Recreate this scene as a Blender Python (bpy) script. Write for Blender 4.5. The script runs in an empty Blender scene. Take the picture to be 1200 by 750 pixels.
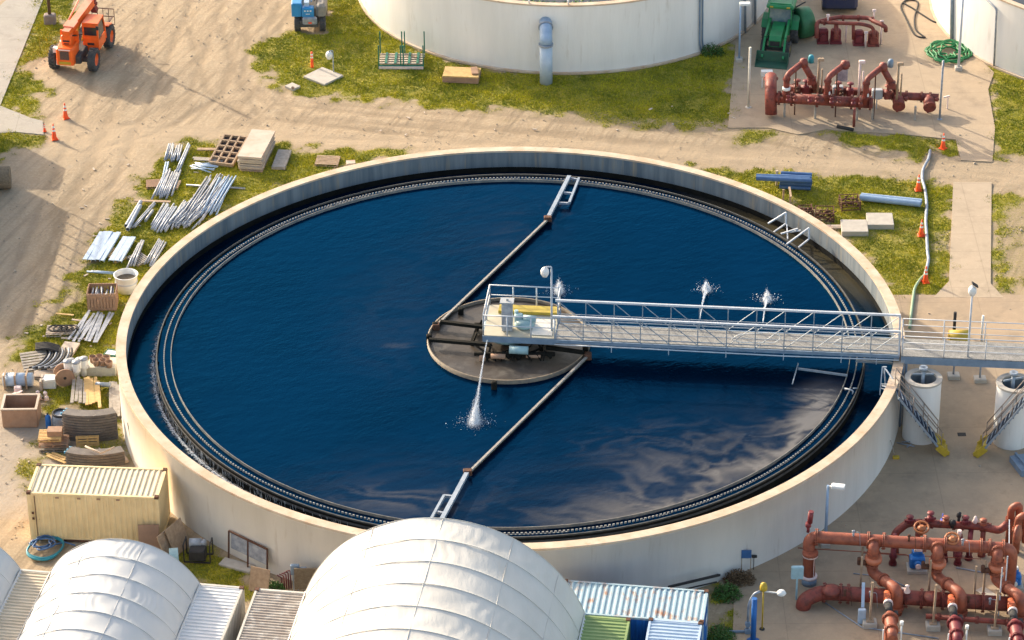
import bpy, math, random
import numpy as np
from mathutils import Vector, Matrix
random.seed(7); rng = np.random.default_rng(7)
sc = bpy.context.scene
COL = sc.collection
# ---------------------------------------------------------------- camera
F, PIT, ROLL = 3881.98, 0.5301, -0.0099
CP = Vector((0.0888, -138.8174, 85.2722))
D_ = Vector((0, math.cos(PIT), -math.sin(PIT))); _r = Vector((1, 0, 0)); _u = _r.cross(D_)
R_ = math.cos(ROLL)*_r + math.sin(ROLL)*_u; U_ = -math.sin(ROLL)*_r + math.cos(ROLL)*_u
cam = bpy.data.cameras.new('camera'); cam.sensor_width = 36; cam.lens = F*36/1200
cam.clip_start = 1; cam.clip_end = 6000
co = bpy.data.objects.new('camera', cam); COL.objects.link(co)
co.matrix_world = Matrix(((R_.x, U_.x, -D_.x, CP.x), (R_.y, U_.y, -D_.y, CP.y), (R_.z, U_.z, -D_.z, CP.z), (0, 0, 0, 1)))
sc.camera = co
# ---------------------------------------------------------------- light
SUN_AZ, SUN_EL = math.radians(135), math.radians(22.5)      # direction towards the sun, from +x counter-clockwise
w = bpy.data.worlds.new('World'); sc.world = w; w.use_nodes = True
nt = w.node_tree; bg = nt.nodes['Background']; sk = nt.nodes.new('ShaderNodeTexSky')
sk.sky_type = 'NISHITA'; sk.sun_disc = False; sk.sun_elevation = SUN_EL
sk.sun_rotation = math.pi/2 - SUN_AZ; sk.air_density = 1.0; sk.dust_density = 3.0; sk.ozone_density = 1.5
tn = nt.nodes.new('ShaderNodeMix'); tn.data_type = 'RGBA'; tn.blend_type = 'MULTIPLY'; tn.inputs[0].default_value = 1; tn.inputs[7].default_value = (1.14, 1.0, 0.84, 1)
nt.links.new(sk.outputs[0], tn.inputs[6]); nt.links.new(tn.outputs[2], bg.inputs[0]); bg.inputs[1].default_value = 0.15
sl = bpy.data.lights.new('sun', 'SUN'); sl.energy = 2.4; sl.angle = math.radians(0.6); sl.color = (1.0, 0.88, 0.68)
so = bpy.data.objects.new('sun', sl); COL.objects.link(so)
sd = Vector((math.cos(SUN_AZ)*math.cos(SUN_EL), math.sin(SUN_AZ)*math.cos(SUN_EL), math.sin(SUN_EL)))
so.rotation_euler = sd.to_track_quat('Z', 'Y').to_euler(); so.location = sd*200
sc.view_settings.view_transform = 'Standard'; sc.view_settings.look = 'None'; sc.view_settings.exposure = 1.5; sc.view_settings.gamma = 1
sc.view_settings.use_curve_mapping = False
sc.cycles.max_bounces = 5; sc.cycles.transparent_max_bounces = 8

def at(x, y, z=0.0):
    """the point at height z that the photo shows at pixel x, y (1200 x 750)"""
    v = D_*F + R_*(x-600) + U_*(375-y); t = (z-CP.z)/v.z
    return CP + v*t
def at2(x, y, z=0.0):
    p = at(x, y, z); return (p.x, p.y)
def px_of(X, Y, Z):
    dx, dy, dz = X-CP.x, Y-CP.y, Z-CP.z
    q = dx*D_.x+dy*D_.y+dz*D_.z
    return 600+F*(dx*R_.x+dy*R_.y+dz*R_.z)/q, 375-F*(dx*U_.x+dy*U_.y+dz*U_.z)/q
# ---------------------------------------------------------------- materials
MATS = {}
def mat(name, c1, c2=None, rough=0.7, scale=1.5, bump=0.0, bscale=None, metal=0.0, stretch=None, spec=0.4, c3=None, s3=8.0, t3=(0.55, 0.7), thr=(0.35, 0.65), coords='pos', trans=0.0):
    if name in MATS: return MATS[name]
    m = bpy.data.materials.new(name); m.use_nodes = True; n = m.node_tree.nodes; L = m.node_tree.links
    p = n['Principled BSDF']; p.inputs['Roughness'].default_value = rough; p.inputs['Metallic'].default_value = metal
    p.inputs['Specular IOR Level'].default_value = spec
    c2 = c2 or tuple(v*0.82 for v in c1)
    g = n.new('ShaderNodeNewGeometry'); src = g.outputs['Position']
    if coords == 'obj':
        tc = n.new('ShaderNodeTexCoord'); src = tc.outputs['Object']
    if stretch:
        mp = n.new('ShaderNodeMapping'); mp.inputs['Scale'].default_value = stretch; L.new(src, mp.inputs[0]); src = mp.outputs[0]
    def noise(s, d=5):
        t = n.new('ShaderNodeTexNoise'); t.inputs['Scale'].default_value = s; t.inputs['Detail'].default_value = d
        t.inputs['Roughness'].default_value = 0.6; L.new(src, t.inputs['Vector']); return t.outputs['Fac']
    def ramp(f, a, b):
        r = n.new('ShaderNodeMapRange'); r.inputs[1].default_value = a; r.inputs[2].default_value = b; L.new(f, r.inputs[0]); return r.outputs[0]
    def mix(f, a, b):
        x = n.new('ShaderNodeMix'); x.data_type = 'RGBA'; L.new(f, x.inputs[0])
        for i, c in ((6, a), (7, b)):
            if isinstance(c, tuple): x.inputs[i].default_value = (*c, 1)
            else: L.new(c, x.inputs[i])
        return x.outputs[2]
    out = mix(ramp(noise(scale), *thr), c1, c2)
    if c3: out = mix(ramp(noise(s3, 7), *t3), out, c3)
    L.new(out, p.inputs['Base Color'])
    if bump:
        b = n.new('ShaderNodeBump'); b.inputs['Strength'].default_value = bump; b.inputs['Distance'].default_value = 0.05
        L.new(noise(bscale or scale*6), b.inputs['Height']); L.new(b.outputs[0], p.inputs['Normal'])
    if trans: p.inputs['Subsurface Weight'].default_value = 0
    MATS[name] = m; return m

M_conc = mat('aged painted concrete', (0.77, 0.755, 0.73), (0.69, 0.675, 0.65), 0.85, 0.5, 0.15, 6, stretch=(1.6, 1.6, 0.25), c3=(0.50, 0.455, 0.40), s3=1.5, t3=(0.6, 0.85))
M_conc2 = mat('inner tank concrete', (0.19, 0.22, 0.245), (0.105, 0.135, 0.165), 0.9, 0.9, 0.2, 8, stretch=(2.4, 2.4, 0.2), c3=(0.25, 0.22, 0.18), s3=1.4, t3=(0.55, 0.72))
M_rim = mat('weathered wall top', (0.56, 0.47, 0.37), (0.47, 0.34, 0.235), 0.9, 1.2, 0.2, 12, c3=(0.44, 0.24, 0.14), s3=2.6, t3=(0.62, 0.78))
M_dark = mat('near black', (0.007, 0.008, 0.008), (0.016, 0.015, 0.012), 0.85, 2, spec=.12)  # one near-black for the wall band, launder and centre steelwork
M_steel = mat('galvanised steel', (0.33, 0.38, 0.44), (0.23, 0.28, 0.34), 0.5, 3, metal=0.25)
M_white = mat('white paint', (0.78, 0.78, 0.76), (0.66, 0.66, 0.64), 0.5, 2)
M_whiterail = mat('white rail paint', (0.50, 0.54, 0.60), (0.42, 0.46, 0.52), 0.45, 3)
M_slate = mat('blue grey steel', (0.20, 0.27, 0.36), (0.14, 0.20, 0.28), 0.5, 2)
M_grate = mat('grey grating', (0.30, 0.295, 0.28), (0.21, 0.21, 0.205), 0.8, 4, c3=(0.12, 0.115, 0.11), s3=14, t3=(0.5, 0.7))
M_red = mat('oxide red pipe paint', (0.25, 0.055, 0.038), (0.17, 0.04, 0.03), 0.55, 2.5, c3=(0.10, 0.03, 0.025), s3=5, t3=(0.5, 0.7), bump=.15)
M_orange = mat('orange brown pipe paint', (0.345, 0.10, 0.052), (0.25, 0.07, 0.04), 0.52, 2.2, c3=(0.17, 0.05, 0.032), s3=4, t3=(0.5, 0.72), bump=.15)
M_maroon = mat('maroon pump paint', (0.20, 0.03, 0.035), (0.13, 0.02, 0.025), 0.5, 3)
M_black = mat('black rubber', (0.022, 0.022, 0.024), (0.035, 0.034, 0.034), 0.8, 6)
M_tyre = mat('tyre rubber', (0.05, 0.052, 0.056), (0.085, 0.08, 0.075), 0.9, 6, bump=0.4)
M_torange = mat('machine orange paint', (0.86, 0.14, 0.018), (0.74, 0.11, 0.015), 0.4, 2, spec=0.5)
M_tpink = mat('faded orange boom paint', (0.82, 0.30, 0.19), (0.74, 0.22, 0.13), 0.5, 2)
M_glass = mat('dark glass', (0.02, 0.025, 0.03), (0.03, 0.035, 0.045), 0.08, 2, spec=0.6)
M_blue = mat('machine blue paint', (0.02, 0.26, 0.56), (0.015, 0.2, 0.46), 0.4, 2, spec=0.5)
M_blue2 = mat('pump blue paint', (0.02, 0.16, 0.48), (0.015, 0.12, 0.38), 0.45, 4)
M_green = mat('machine green paint', (0.012, 0.21, 0.065), (0.01, 0.15, 0.05), 0.45, 2, spec=0.5)
M_green2 = mat('hose green', (0.025, 0.24, 0.075), (0.015, 0.14, 0.05), 0.5, 4)
M_greenst = mat('dark green steel', (0.02, 0.17, 0.12), (0.015, 0.12, 0.085), 0.55, 4)
M_yellow = mat('safety yellow paint', (0.52, 0.36, 0.03), (0.40, 0.27, 0.03), 0.55, 5, c3=(0.3, 0.17, 0.04), s3=9, t3=(0.6, 0.75))
M_mustard = mat('mustard paint', (0.44, 0.34, 0.05), (0.36, 0.27, 0.05), 0.6, 3)
M_wood = mat('weathered timber', (0.42, 0.31, 0.21), (0.30, 0.21, 0.14), 0.85, 5, 0.2, 20)
M_woodg = mat('grey timber', (0.36, 0.33, 0.29), (0.25, 0.22, 0.19), 0.9, 5, 0.2, 20)
M_wood2 = mat('fresh pallet timber', (0.62, 0.42, 0.18), (0.5, 0.32, 0.13), 0.8, 5, 0.2, 20)
M_ply = mat('brown plywood', (0.36, 0.225, 0.15), (0.29, 0.18, 0.12), 0.85, 3)
M_rust = mat('rusty iron', (0.13, 0.055, 0.03), (0.07, 0.035, 0.025), 0.9, 9, 0.3, 25)
M_board = mat('pale stacked board', (0.50, 0.43, 0.36), (0.43, 0.35, 0.28), 0.8, 1.6, c3=(0.50, 0.32, 0.24), s3=1.2, t3=(0.55, 0.7))
M_slab = mat('pale slab concrete', (0.45, 0.42, 0.37), (0.38, 0.35, 0.31), 0.9, 3, 0.1, 20)
M_pblue = mat('light blue pipe', (0.30, 0.41, 0.56), (0.24, 0.34, 0.48), 0.45, 3)
M_palep = mat('pale blue white sheet', (0.42, 0.52, 0.64), (0.34, 0.44, 0.57), 0.4, 3)
M_pdblue = mat('blue pvc pipe', (0.07, 0.15, 0.31), (0.05, 0.11, 0.24), 0.45, 2)
M_pipeg = mat('grey steel pipe', (0.36, 0.40, 0.45), (0.22, 0.25, 0.31), 0.45, 4, metal=0.2)
M_pipel = mat('pale galvanised pipe', (0.36, 0.38, 0.42), (0.20, 0.22, 0.26), 0.4, 4, metal=0.15)
M_coneo = mat('cone orange', (0.95, 0.10, 0.015), (0.85, 0.08, 0.01), 0.5, 4)
M_conew = mat('cone white band', (0.85, 0.83, 0.8), None, 0.4, 4)
M_tent = mat('white tent fabric', (0.57, 0.555, 0.52), (0.52, 0.505, 0.47), 0.6, 0.7, 0.5, 2.6, stretch=(1.6, 0.5, 1), c3=(0.53, 0.48, 0.39), s3=0.8, t3=(0.6, 0.85), spec=0.3)
M_tent2 = mat('pale tent panel', (0.53, 0.53, 0.525), (0.48, 0.49, 0.495), 0.55, 0.9, 0.35, 1.8, stretch=(1, 0.35, 1), spec=0.3)
M_cream = mat('cream container paint', (0.84, 0.66, 0.37), (0.74, 0.57, 0.31), 0.6, 1.2, c3=(0.38, 0.24, 0.12), s3=3, t3=(0.68, 0.8))
M_creamr = mat('faded cream roof paint', (0.62, 0.55, 0.41), (0.55, 0.47, 0.33), 0.6, 1.2, c3=(0.45, 0.3, 0.17), s3=2.5, t3=(0.68, 0.8))
M_rustroof = mat('rust streaked pale roof', (0.36, 0.47, 0.51), (0.28, 0.40, 0.47), 0.6, 0.9, c3=(0.34, 0.16, 0.085), s3=2.2, t3=(0.53, 0.68), stretch=(1.0, .5, 1))
M_whroof = mat('dull white roof paint', (0.68, 0.68, 0.68), (0.58, 0.58, 0.58), 0.6, 1, c3=(0.3, 0.18, 0.12), s3=1.8, t3=(0.66, 0.74))
M_grroof = mat('grey brown roof paint', (0.38, 0.34, 0.30), (0.28, 0.24, 0.21), 0.7, 1.5, c3=(0.50, 0.47, 0.43), s3=2, t3=(0.5, 0.65))
M_bgroof = mat('beige roof paint', (0.58, 0.50, 0.38), (0.50, 0.42, 0.31), 0.7, 1.2)
M_cblue = mat('container blue paint', (0.015, 0.13, 0.42), (0.012, 0.10, 0.33), 0.55, 2)
M_cgreen = mat('green container roof', (0.25, 0.34, 0.13), (0.19, 0.27, 0.10), 0.6, 1.5)
M_cwall = mat('grey white container wall', (0.52, 0.50, 0.46), (0.42, 0.40, 0.36), 0.7, 2)
M_soilc = mat('black liquor', (0.012, 0.014, 0.016), (0.02, 0.02, 0.02), 0.2, 2, spec=0.5)
M_scum = mat('dried brown scum', (0.055, 0.042, 0.03), (0.032, 0.027, 0.023), 0.45, 0.6, 0.2, 4, c3=(0.09, 0.08, 0.068), s3=1.3, t3=(0.5, 0.7))
M_bronze = mat('weathered bronze rim', (0.20, 0.16, 0.11), (0.12, 0.10, 0.08), 0.6, 5)
M_leaf = mat('shrub leaf', (0.035, 0.10, 0.018), (0.06, 0.14, 0.025), 0.7, 9)
M_leafd = mat('dry brown leaf', (0.16, 0.10, 0.05), (0.11, 0.07, 0.04), 0.8, 9)
M_bark = mat('twig bark', (0.12, 0.08, 0.05), None, 0.9, 9)
M_spray = mat('white water droplets', (0.85, 0.88, 0.92), (0.8, 0.84, 0.9), 0.3, 4)
M_pinkw = mat('pink white paint', (0.78, 0.62, 0.58), None, 0.5, 3)
M_teal = mat('teal motor paint', (0.03, 0.26, 0.33), (0.02, 0.2, 0.26), 0.5, 4)
M_pteal = mat('pale teal cast metal', (0.30, 0.45, 0.48), (0.24, 0.37, 0.41), 0.5, 4)
M_decky = mat('cream deck plate', (0.45, 0.42, 0.33), (0.38, 0.35, 0.27), 0.7, 2, c3=(0.40, 0.36, 0.27), s3=4, t3=(0.6, 0.8))
M_signb = mat('sign blue', (0.05, 0.14, 0.33), None, 0.5, 3)
M_straw = mat('straw brown', (0.20, 0.16, 0.11), (0.13, 0.10, 0.07), 0.95, 9, 0.5, 20)
M_tbrown = mat('brown grille', (0.14, 0.08, 0.06), (0.10, 0.06, 0.05), 0.7, 12)

# ---------------------------------------------------------------- mesh builder
XF = {}
class MB:
    def __init__(s): s.v = []; s.f = []; s.sm = []
    def add(s, vs, fs, smooth=False):
        b = len(s.v); s.v += [tuple(v) for v in vs]; s.f += [tuple(i+b for i in f) for f in fs]; s.sm += [smooth]*len(fs); return s
    def box(s, c, d, rz=0.0, M=None):
        x, y, z = d[0]/2, d[1]/2, d[2]/2; c = Vector(c); M = M or Matrix.Rotation(rz, 3, 'Z')
        vs = [c + M @ Vector((a*x, b*y, e*z)) for a, b, e in ((-1,-1,-1),(1,-1,-1),(1,1,-1),(-1,1,-1),(-1,-1,1),(1,-1,1),(1,1,1),(-1,1,1))]
        return s.add(vs, [(0,3,2,1),(4,5,6,7),(0,1,5,4),(1,2,6,5),(2,3,7,6),(3,0,4,7)])
    def bbox(s, c, d, b=0.03, rz=0.0, M=None):
        """box with bevelled edges along z and top"""
        x, y, z = d[0]/2, d[1]/2, d[2]/2; c = Vector(c); M = M or Matrix.Rotation(rz, 3, 'Z'); b = min(b, x*.6, y*.6, z*.9)
        def ring(i, zz): return [(-x+b+i*0, -y+i, zz), (x-b, -y+i, zz), (x-i, -y+b, zz), (x-i, y-b, zz), (x-b, y-i, zz), (-x+b, y-i, zz), (-x+i, y-b, zz), (-x+i, -y+b, zz)]
        rs = [ring(0, -z), ring(0, z-b), [(p[0]*(1-b/x), p[1]*(1-b/y), z) for p in ring(0, z)]]
        vs = [c + M @ Vector(p) for r in rs for p in r]
        fs = [tuple(range(7, -1, -1)), tuple(range(16, 24))]
        for k in (0, 8):
            for i in range(8): j = (i+1) % 8; fs.append((k+i, k+j, k+8+j, k+8+i))
        return s.add(vs, fs)
    def bar(s, p, q, w, h=None, up=(0, 0, 1)):
        p, q = Vector(p), Vector(q); h = h or w; d = q-p; l = d.length
        if l < 1e-6: return s
        d.normalize(); u = Vector(up)
        if abs(d.dot(u)) > 0.98: u = Vector((1, 0, 0))
        a = d.cross(u).normalized(); u = a.cross(d)
        M = Matrix((a, d, u)).transposed()
        return s.box((p+q)/2, (w, l, h), M=M)
    def tube(s, pts, r, seg=8, caps=True, closed=False, smooth=True):
        P = [Vector(p) for p in pts]; n = len(P); rr = r if isinstance(r, (list, tuple)) else [r]*n
        vs = []; ref = None
        for i in range(n):
            if closed: t = P[(i+1) % n]-P[i-1]
            else: t = P[min(i+1, n-1)]-P[max(i-1, 0)]
            t.normalize()
            if ref is None:
                ref = Vector((0, 0, 1)) if abs(t.z) < 0.9 else Vector((1, 0, 0))
            a = (ref - t*ref.dot(t)).normalized(); ref = a; b = t.cross(a)
            for k in range(seg):
                th = 2*math.pi*k/seg; vs.append(P[i] + (a*math.cos(th)+b*math.sin(th))*rr[i])
        fs = []
        for i in range(n if closed else n-1):
            j = (i+1) % n
            for k in range(seg):
                l = (k+1) % seg; fs.append((i*seg+k, i*seg+l, j*seg+l, j*seg+k))
        b0 = len(s.v); s.add(vs, fs, smooth)
        if caps and not closed:
            s.f += [tuple(b0+k for k in range(seg-1, -1, -1)), tuple(b0+(n-1)*seg+k for k in range(seg))]; s.sm += [False, False]
        return s
    def cyl(s, p, q, r, seg=14, r2=None): return s.tube([p, q], [r, r if r2 is None else r2], seg, smooth=True)
    def lathe(s, prof, c=(0, 0, 0), seg=24, a0=0, a1=2*math.pi, smooth=True, axis=None):
        full = abs(a1-a0-2*math.pi) < 1e-6; n = seg if full else seg+1; c = Vector(c)
        M = Vector(axis).to_track_quat('Z', 'Y').to_matrix() if axis is not None else Matrix.Identity(3)
        vs = []
        for i in range(n):
            t = a0+(a1-a0)*i/seg
            for r, z in prof: vs.append(c + M @ Vector((r*math.cos(t), r*math.sin(t), z)))
        m = len(prof); fs = []
        for i in range(seg):
            j = (i+1) % n
            for k in range(m-1): fs.append((i*m+k, j*m+k, j*m+k+1, i*m+k+1))
        return s.add(vs, fs, smooth)
    def prism(s, poly, z0, z1):
        a = sum(poly[i-1][0]*poly[i][1]-poly[i][0]*poly[i-1][1] for i in range(len(poly)))
        if a < 0: poly = poly[::-1]
        n = len(poly); vs = [(x, y, z0) for x, y in poly]+[(x, y, z1) for x, y in poly]
        return s.add(vs, [tuple(range(n-1, -1, -1)), tuple(range(n, 2*n))]+[(i, (i+1) % n, n+(i+1) % n, n+i) for i in range(n)])
    def prof(s, poly, p0, axis_x, axis_y, depth):
        """extrude a 2-D profile (in axis_x, axis_y) along depth vector"""
        p0 = Vector(p0); X = Vector(axis_x); Y = Vector(axis_y); Dp = Vector(depth); n = len(poly)
        vs = [p0+X*a+Y*b for a, b in poly]; vs += [v+Dp for v in vs]
        return s.add(vs, [tuple(range(n-1, -1, -1)), tuple(range(n, 2*n))]+[(i, (i+1) % n, n+(i+1) % n, n+i) for i in range(n)])
    def build(s, name, m, parent=None, world=False, bevel=0.0):
        me = bpy.data.meshes.new(name)
        vs = s.v
        if world and parent is not None:
            loc, rz = XF[parent.name]; Mi = Matrix.Rotation(-rz, 3, 'Z'); vs = [tuple(Mi @ (Vector(v)-loc)) for v in vs]
        me.from_pydata(vs, [], s.f); me.polygons.foreach_set('use_smooth', s.sm)
        me.materials.append(m); me.update()
        o = bpy.data.objects.new(name, me); COL.objects.link(o)
        if parent is not None: o.parent = parent
        return o
def thing(name, label, cat, loc=(0, 0, 0), rz=0.0, group=None):
    o = bpy.data.objects.new(name, None); COL.objects.link(o); o.location = loc; o.rotation_euler = (0, 0, rz)
    o.empty_display_size = 0.2; XF[o.name] = (Vector(loc), rz)
    o['label'] = label; o['category'] = cat
    if group: o['group'] = group
    return o
def tag(o, label, cat, group=None):
    o['label'] = label; o['category'] = cat
    if group: o['group'] = group
    return o
def struct(o): o['kind'] = 'structure'; return o
def stuff(o, label, cat): o['kind'] = 'stuff'; return tag(o, label, cat)
def dup(root, loc, rz=0.0, label=None, group=None):
    r = root.copy(); COL.objects.link(r); r.location = loc; r.rotation_euler = (0, 0, rz); XF[r.name] = (Vector(loc), rz)
    if label: r['label'] = label
    if group: r['group'] = group
    for ch in list(root.children):
        c = ch.copy(); COL.objects.link(c); c.parent = r
        for g in ch.children:
            d = g.copy(); COL.objects.link(d); d.parent = c
    return r
def single(mb, name, m, label, cat, group=None):
    """a thing of one mesh; its origin is moved to its base"""
    a = np.array(mb.v); c = Vector(((a[:, 0].min()+a[:, 0].max())/2, (a[:, 1].min()+a[:, 1].max())/2, a[:, 2].min()))
    mb.v = [tuple(Vector(v)-c) for v in mb.v]
    o = mb.build(name, m); o.location = c; return tag(o, label, cat, group)
def bend(pts, rad, n=4):
    """round the corners of a poly line"""
    P = [Vector(p) for p in pts]; out = [P[0]]
    for i in range(1, len(P)-1):
        a = P[i-1]-P[i]; b = P[i+1]-P[i]; r = min(rad, a.length*.49, b.length*.49)
        A = P[i]+a.normalized()*r; B = P[i]+b.normalized()*r
        for k in range(n+1):
            t = k/n; out.append(A*(1-t)**2 + P[i]*2*t*(1-t) + B*t*t)
    out.append(P[-1]); return out
# numpy value noise
def vnoise(x, y, seed=0):
    xi = np.floor(x).astype(np.int64); yi = np.floor(y).astype(np.int64); fx = x-xi; fy = y-yi
    fx = fx*fx*(3-2*fx); fy = fy*fy*(3-2*fy)
    def h(a, b):
        n = (a*374761393 + b*668265263 + seed*1442695041) & 0xffffffff
        n = ((n ^ (n >> 13))*1274126177) & 0xffffffff
        return ((n ^ (n >> 16)) & 0xffff)/65535.0
    return (h(xi, yi)*(1-fx)+h(xi+1, yi)*fx)*(1-fy)+(h(xi, yi+1)*(1-fx)+h(xi+1, yi+1)*fx)*fy
def fbm(x, y, seed=0, o=4):
    s = 0; a = .5
    for k in range(o): s = s+a*vnoise(x*2**k, y*2**k, seed+k*7); a *= .5
    return s/(1-.5**o)
def sdf(X, Y, poly):
    """signed distance, positive inside"""
    d = np.full(X.shape, 1e9); ins = np.zeros(X.shape, bool); n = len(poly)
    for i in range(n):
        ax, ay = poly[i-1]; bx, by = poly[i]; ex, ey = bx-ax, by-ay; L = ex*ex+ey*ey+1e-12
        t = np.clip(((X-ax)*ex+(Y-ay)*ey)/L, 0, 1); d = np.minimum(d, np.hypot(X-ax-t*ex, Y-ay-t*ey))
        c = ((ay > Y) != (by > Y)) & (X < (bx-ax)*(Y-ay)/(by-ay+1e-12)+ax); ins ^= c
    return np.where(ins, d, -d)
def sstep(x, a, b): t = np.clip((x-a)/(b-a), 0, 1); return t*t*(3-2*t)
def gridmesh(name, xs, ys, zf, attrs, mt):
    X, Y = np.meshgrid(xs, ys); Z = zf(X, Y); nx, ny = len(xs), len(ys)
    me = bpy.data.meshes.new(name); V = np.stack([X, Y, Z], -1).reshape(-1, 3)
    i = np.arange(nx-1)[None, :]+np.arange(ny-1)[:, None]*nx; Fq = np.stack([i, i+1, i+1+nx, i+nx], -1).reshape(-1, 4)
    me.vertices.add(len(V)); me.vertices.foreach_set('co', V.ravel()); me.loops.add(Fq.size); me.loops.foreach_set('vertex_index', Fq.ravel())
    me.polygons.add(len(Fq)); me.polygons.foreach_set('loop_start', np.arange(len(Fq))*4); me.polygons.foreach_set('loop_total', np.full(len(Fq), 4)); 
    me.polygons.foreach_set('use_smooth', np.ones(len(Fq), bool)); me.update(calc_edges=True); me.validate()
    for k, f in attrs.items():
        a = me.attributes.new(k, 'FLOAT', 'POINT'); a.data.foreach_set('value', np.clip(f(X, Y), 0, 1).ravel().astype(np.float32))
    me.materials.append(mt); o = bpy.data.objects.new(name, me); COL.objects.link(o); return o
def build_split(mb, name, m, parent=None, world=False):
    """one part per connected piece"""
    par = list(range(len(mb.v)))
    def fnd(i):
        while par[i] != i: par[i] = par[par[i]]; i = par[i]
        return i
    for f in mb.f:
        for i in f[1:]: par[fnd(i)] = fnd(f[0])
    groups = {}
    for k, f in enumerate(mb.f): groups.setdefault(fnd(f[0]), []).append(k)
    for ks in groups.values():
        ids = sorted({i for k in ks for i in mb.f[k]}); mp = {i: j for j, i in enumerate(ids)}; q = MB()
        q.v = [mb.v[i] for i in ids]; q.f = [tuple(mp[i] for i in mb.f[k]) for k in ks]; q.sm = [mb.sm[k] for k in ks]; q.build(name, m, parent, world)
class NT:
    """tiny helper for attribute driven materials"""
    def __init__(s, name):
        s.m = bpy.data.materials.new(name); s.m.use_nodes = True; s.n = s.m.node_tree.nodes; s.L = s.m.node_tree.links
        s.p = s.n['Principled BSDF']; s.g = s.n.new('ShaderNodeNewGeometry').outputs['Position']
    def attr(s, k): a = s.n.new('ShaderNodeAttribute'); a.attribute_name = k; return a.outputs['Fac']
    def noise(s, sc_, d=6, rough=.6, stretch=None, rz=0):
        src = s.g
        if stretch:
            mp = s.n.new('ShaderNodeMapping'); mp.inputs['Scale'].default_value = tuple(1/q for q in stretch) if rz else stretch; mp.inputs['Rotation'].default_value = (0, 0, rz)
            mp.vector_type = 'TEXTURE' if rz else 'POINT'; s.L.new(src, mp.inputs[0]); src = mp.outputs[0]
        t = s.n.new('ShaderNodeTexNoise'); t.inputs['Scale'].default_value = sc_; t.inputs['Detail'].default_value = d; t.inputs['Roughness'].default_value = rough
        s.L.new(src, t.inputs['Vector']); return t.outputs['Fac']
    def ramp(s, f, a, b, c=0., d=1.):
        r = s.n.new('ShaderNodeMapRange'); r.inputs[1].default_value = a; r.inputs[2].default_value = b; r.inputs[3].default_value = c; r.inputs[4].default_value = d
        s.L.new(f, r.inputs[0]); return r.outputs[0]
    def math(s, op, a, b):
        x = s.n.new('ShaderNodeMath'); x.operation = op
        for i, v in enumerate((a, b)):
            if isinstance(v, (int, float)): x.inputs[i].default_value = v
            else: s.L.new(v, x.inputs[i])
        return x.outputs[0]
    def mix(s, f, a, b):
        x = s.n.new('ShaderNodeMix'); x.data_type = 'RGBA'
        if isinstance(f, (int, float)): x.inputs[0].default_value = f
        else: s.L.new(f, x.inputs[0])
        for i, c in ((6, a), (7, b)):
            if isinstance(c, tuple): x.inputs[i].default_value = (*c, 1)
            else: s.L.new(c, x.inputs[i])
        return x.outputs[2]
    def done(s, colr, rough=.9, bump=None, bs=.3, bd=.05):
        s.L.new(colr, s.p.inputs['Base Color'])
        if isinstance(rough, (int, float)): s.p.inputs['Roughness'].default_value = rough
        else: s.L.new(rough, s.p.inputs['Roughness'])
        if bump is not None:
            b = s.n.new('ShaderNodeBump'); b.inputs['Strength'].default_value = bs; b.inputs['Distance'].default_value = bd
            s.L.new(bump, b.inputs['Height']); s.L.new(b.outputs[0], s.p.inputs['Normal'])
        return s.m
# ================================================================ GROUND
def W(poly, z=0): return [at2(x, y, z) for x, y in poly]
GR = [  # grass areas (outline, strength)
 ([(50,-20),(100,-20),(92,0),(75,25),(60,50),(42,66),(26,78),(40,95),(44,115),(36,140),(0,124),(-20,130),(3,112)], 1.0),
 ([(-20,158),(30,157),(52,163),(30,172),(0,182),(-20,190)], 1.0),
 ([(382,-20),(430,-20),(480,50),(530,73),(600,83),(700,86),(765,74),(820,60),(845,50),(864,52),(855,152),(800,151),(740,147),(690,141),(640,135),(600,130),(560,128),(520,125),(470,120),(420,113),(370,112),(335,106),(312,85),(308,55),(330,40),(365,38),(384,30)], 1.0),
 ([(850,152),(905,150),(930,158),(900,165),(860,164)], .6),
 ([(970,152),(1010,154),(1120,163),(1125,178),(1060,181),(1000,172)], 1.0),
 ([(1157,100),(1165,75),(1230,80),(1230,182),(1165,182),(1163,140)], 1.0),
 ([(1162,224),(1230,228),(1230,345),(1165,348)], .85),
 ([(825,194),(900,203),(960,205),(1080,207),(1117,220),(1115,300),(1105,347),(1040,347),(1000,285),(950,250),(880,225)], .95),
 ([(212,168),(300,168),(340,172),(470,179),(400,200),(330,220),(280,245),(230,280),(190,315),(165,345),(145,385),(140,440),(142,495),(118,500),(100,470),(80,455),(50,410),(38,428),(20,425),(30,395),(60,362),(95,312),(130,262),(160,225),(185,190)], .95),
 ([(195,605),(225,640),(270,655),(305,688),(300,700),(240,690),(222,665),(200,640)], 1.0),
 ([(834,716),(858,718),(858,770),(828,770)], 1.0), ([(835,676),(866,680),(872,700),(838,705)], .8),
 ([(55,455),(85,450),(90,470),(60,480)], .9), ([(95,510),(140,500),(150,540),(100,545)], .55), ([(28,540),(50,536),(52,560),(30,572)], .6), ([(40,520),(70,530),(90,545),(60,545)],.6),
]
ROAD = [([(60,140),(175,146),(400,158),(700,165),(860,172),(1130,190),(1260,192),(1260,222),(1060,214),(830,198),(600,172),(460,180),(330,168),(180,166),(60,200)], 1.0)]
GREY = [([(-30,480),(60,480),(140,470),(150,560),(60,600),(-30,600)], 1.0), ([(-30,150),(60,150),(40,300),(-30,420)], .35)]
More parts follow.
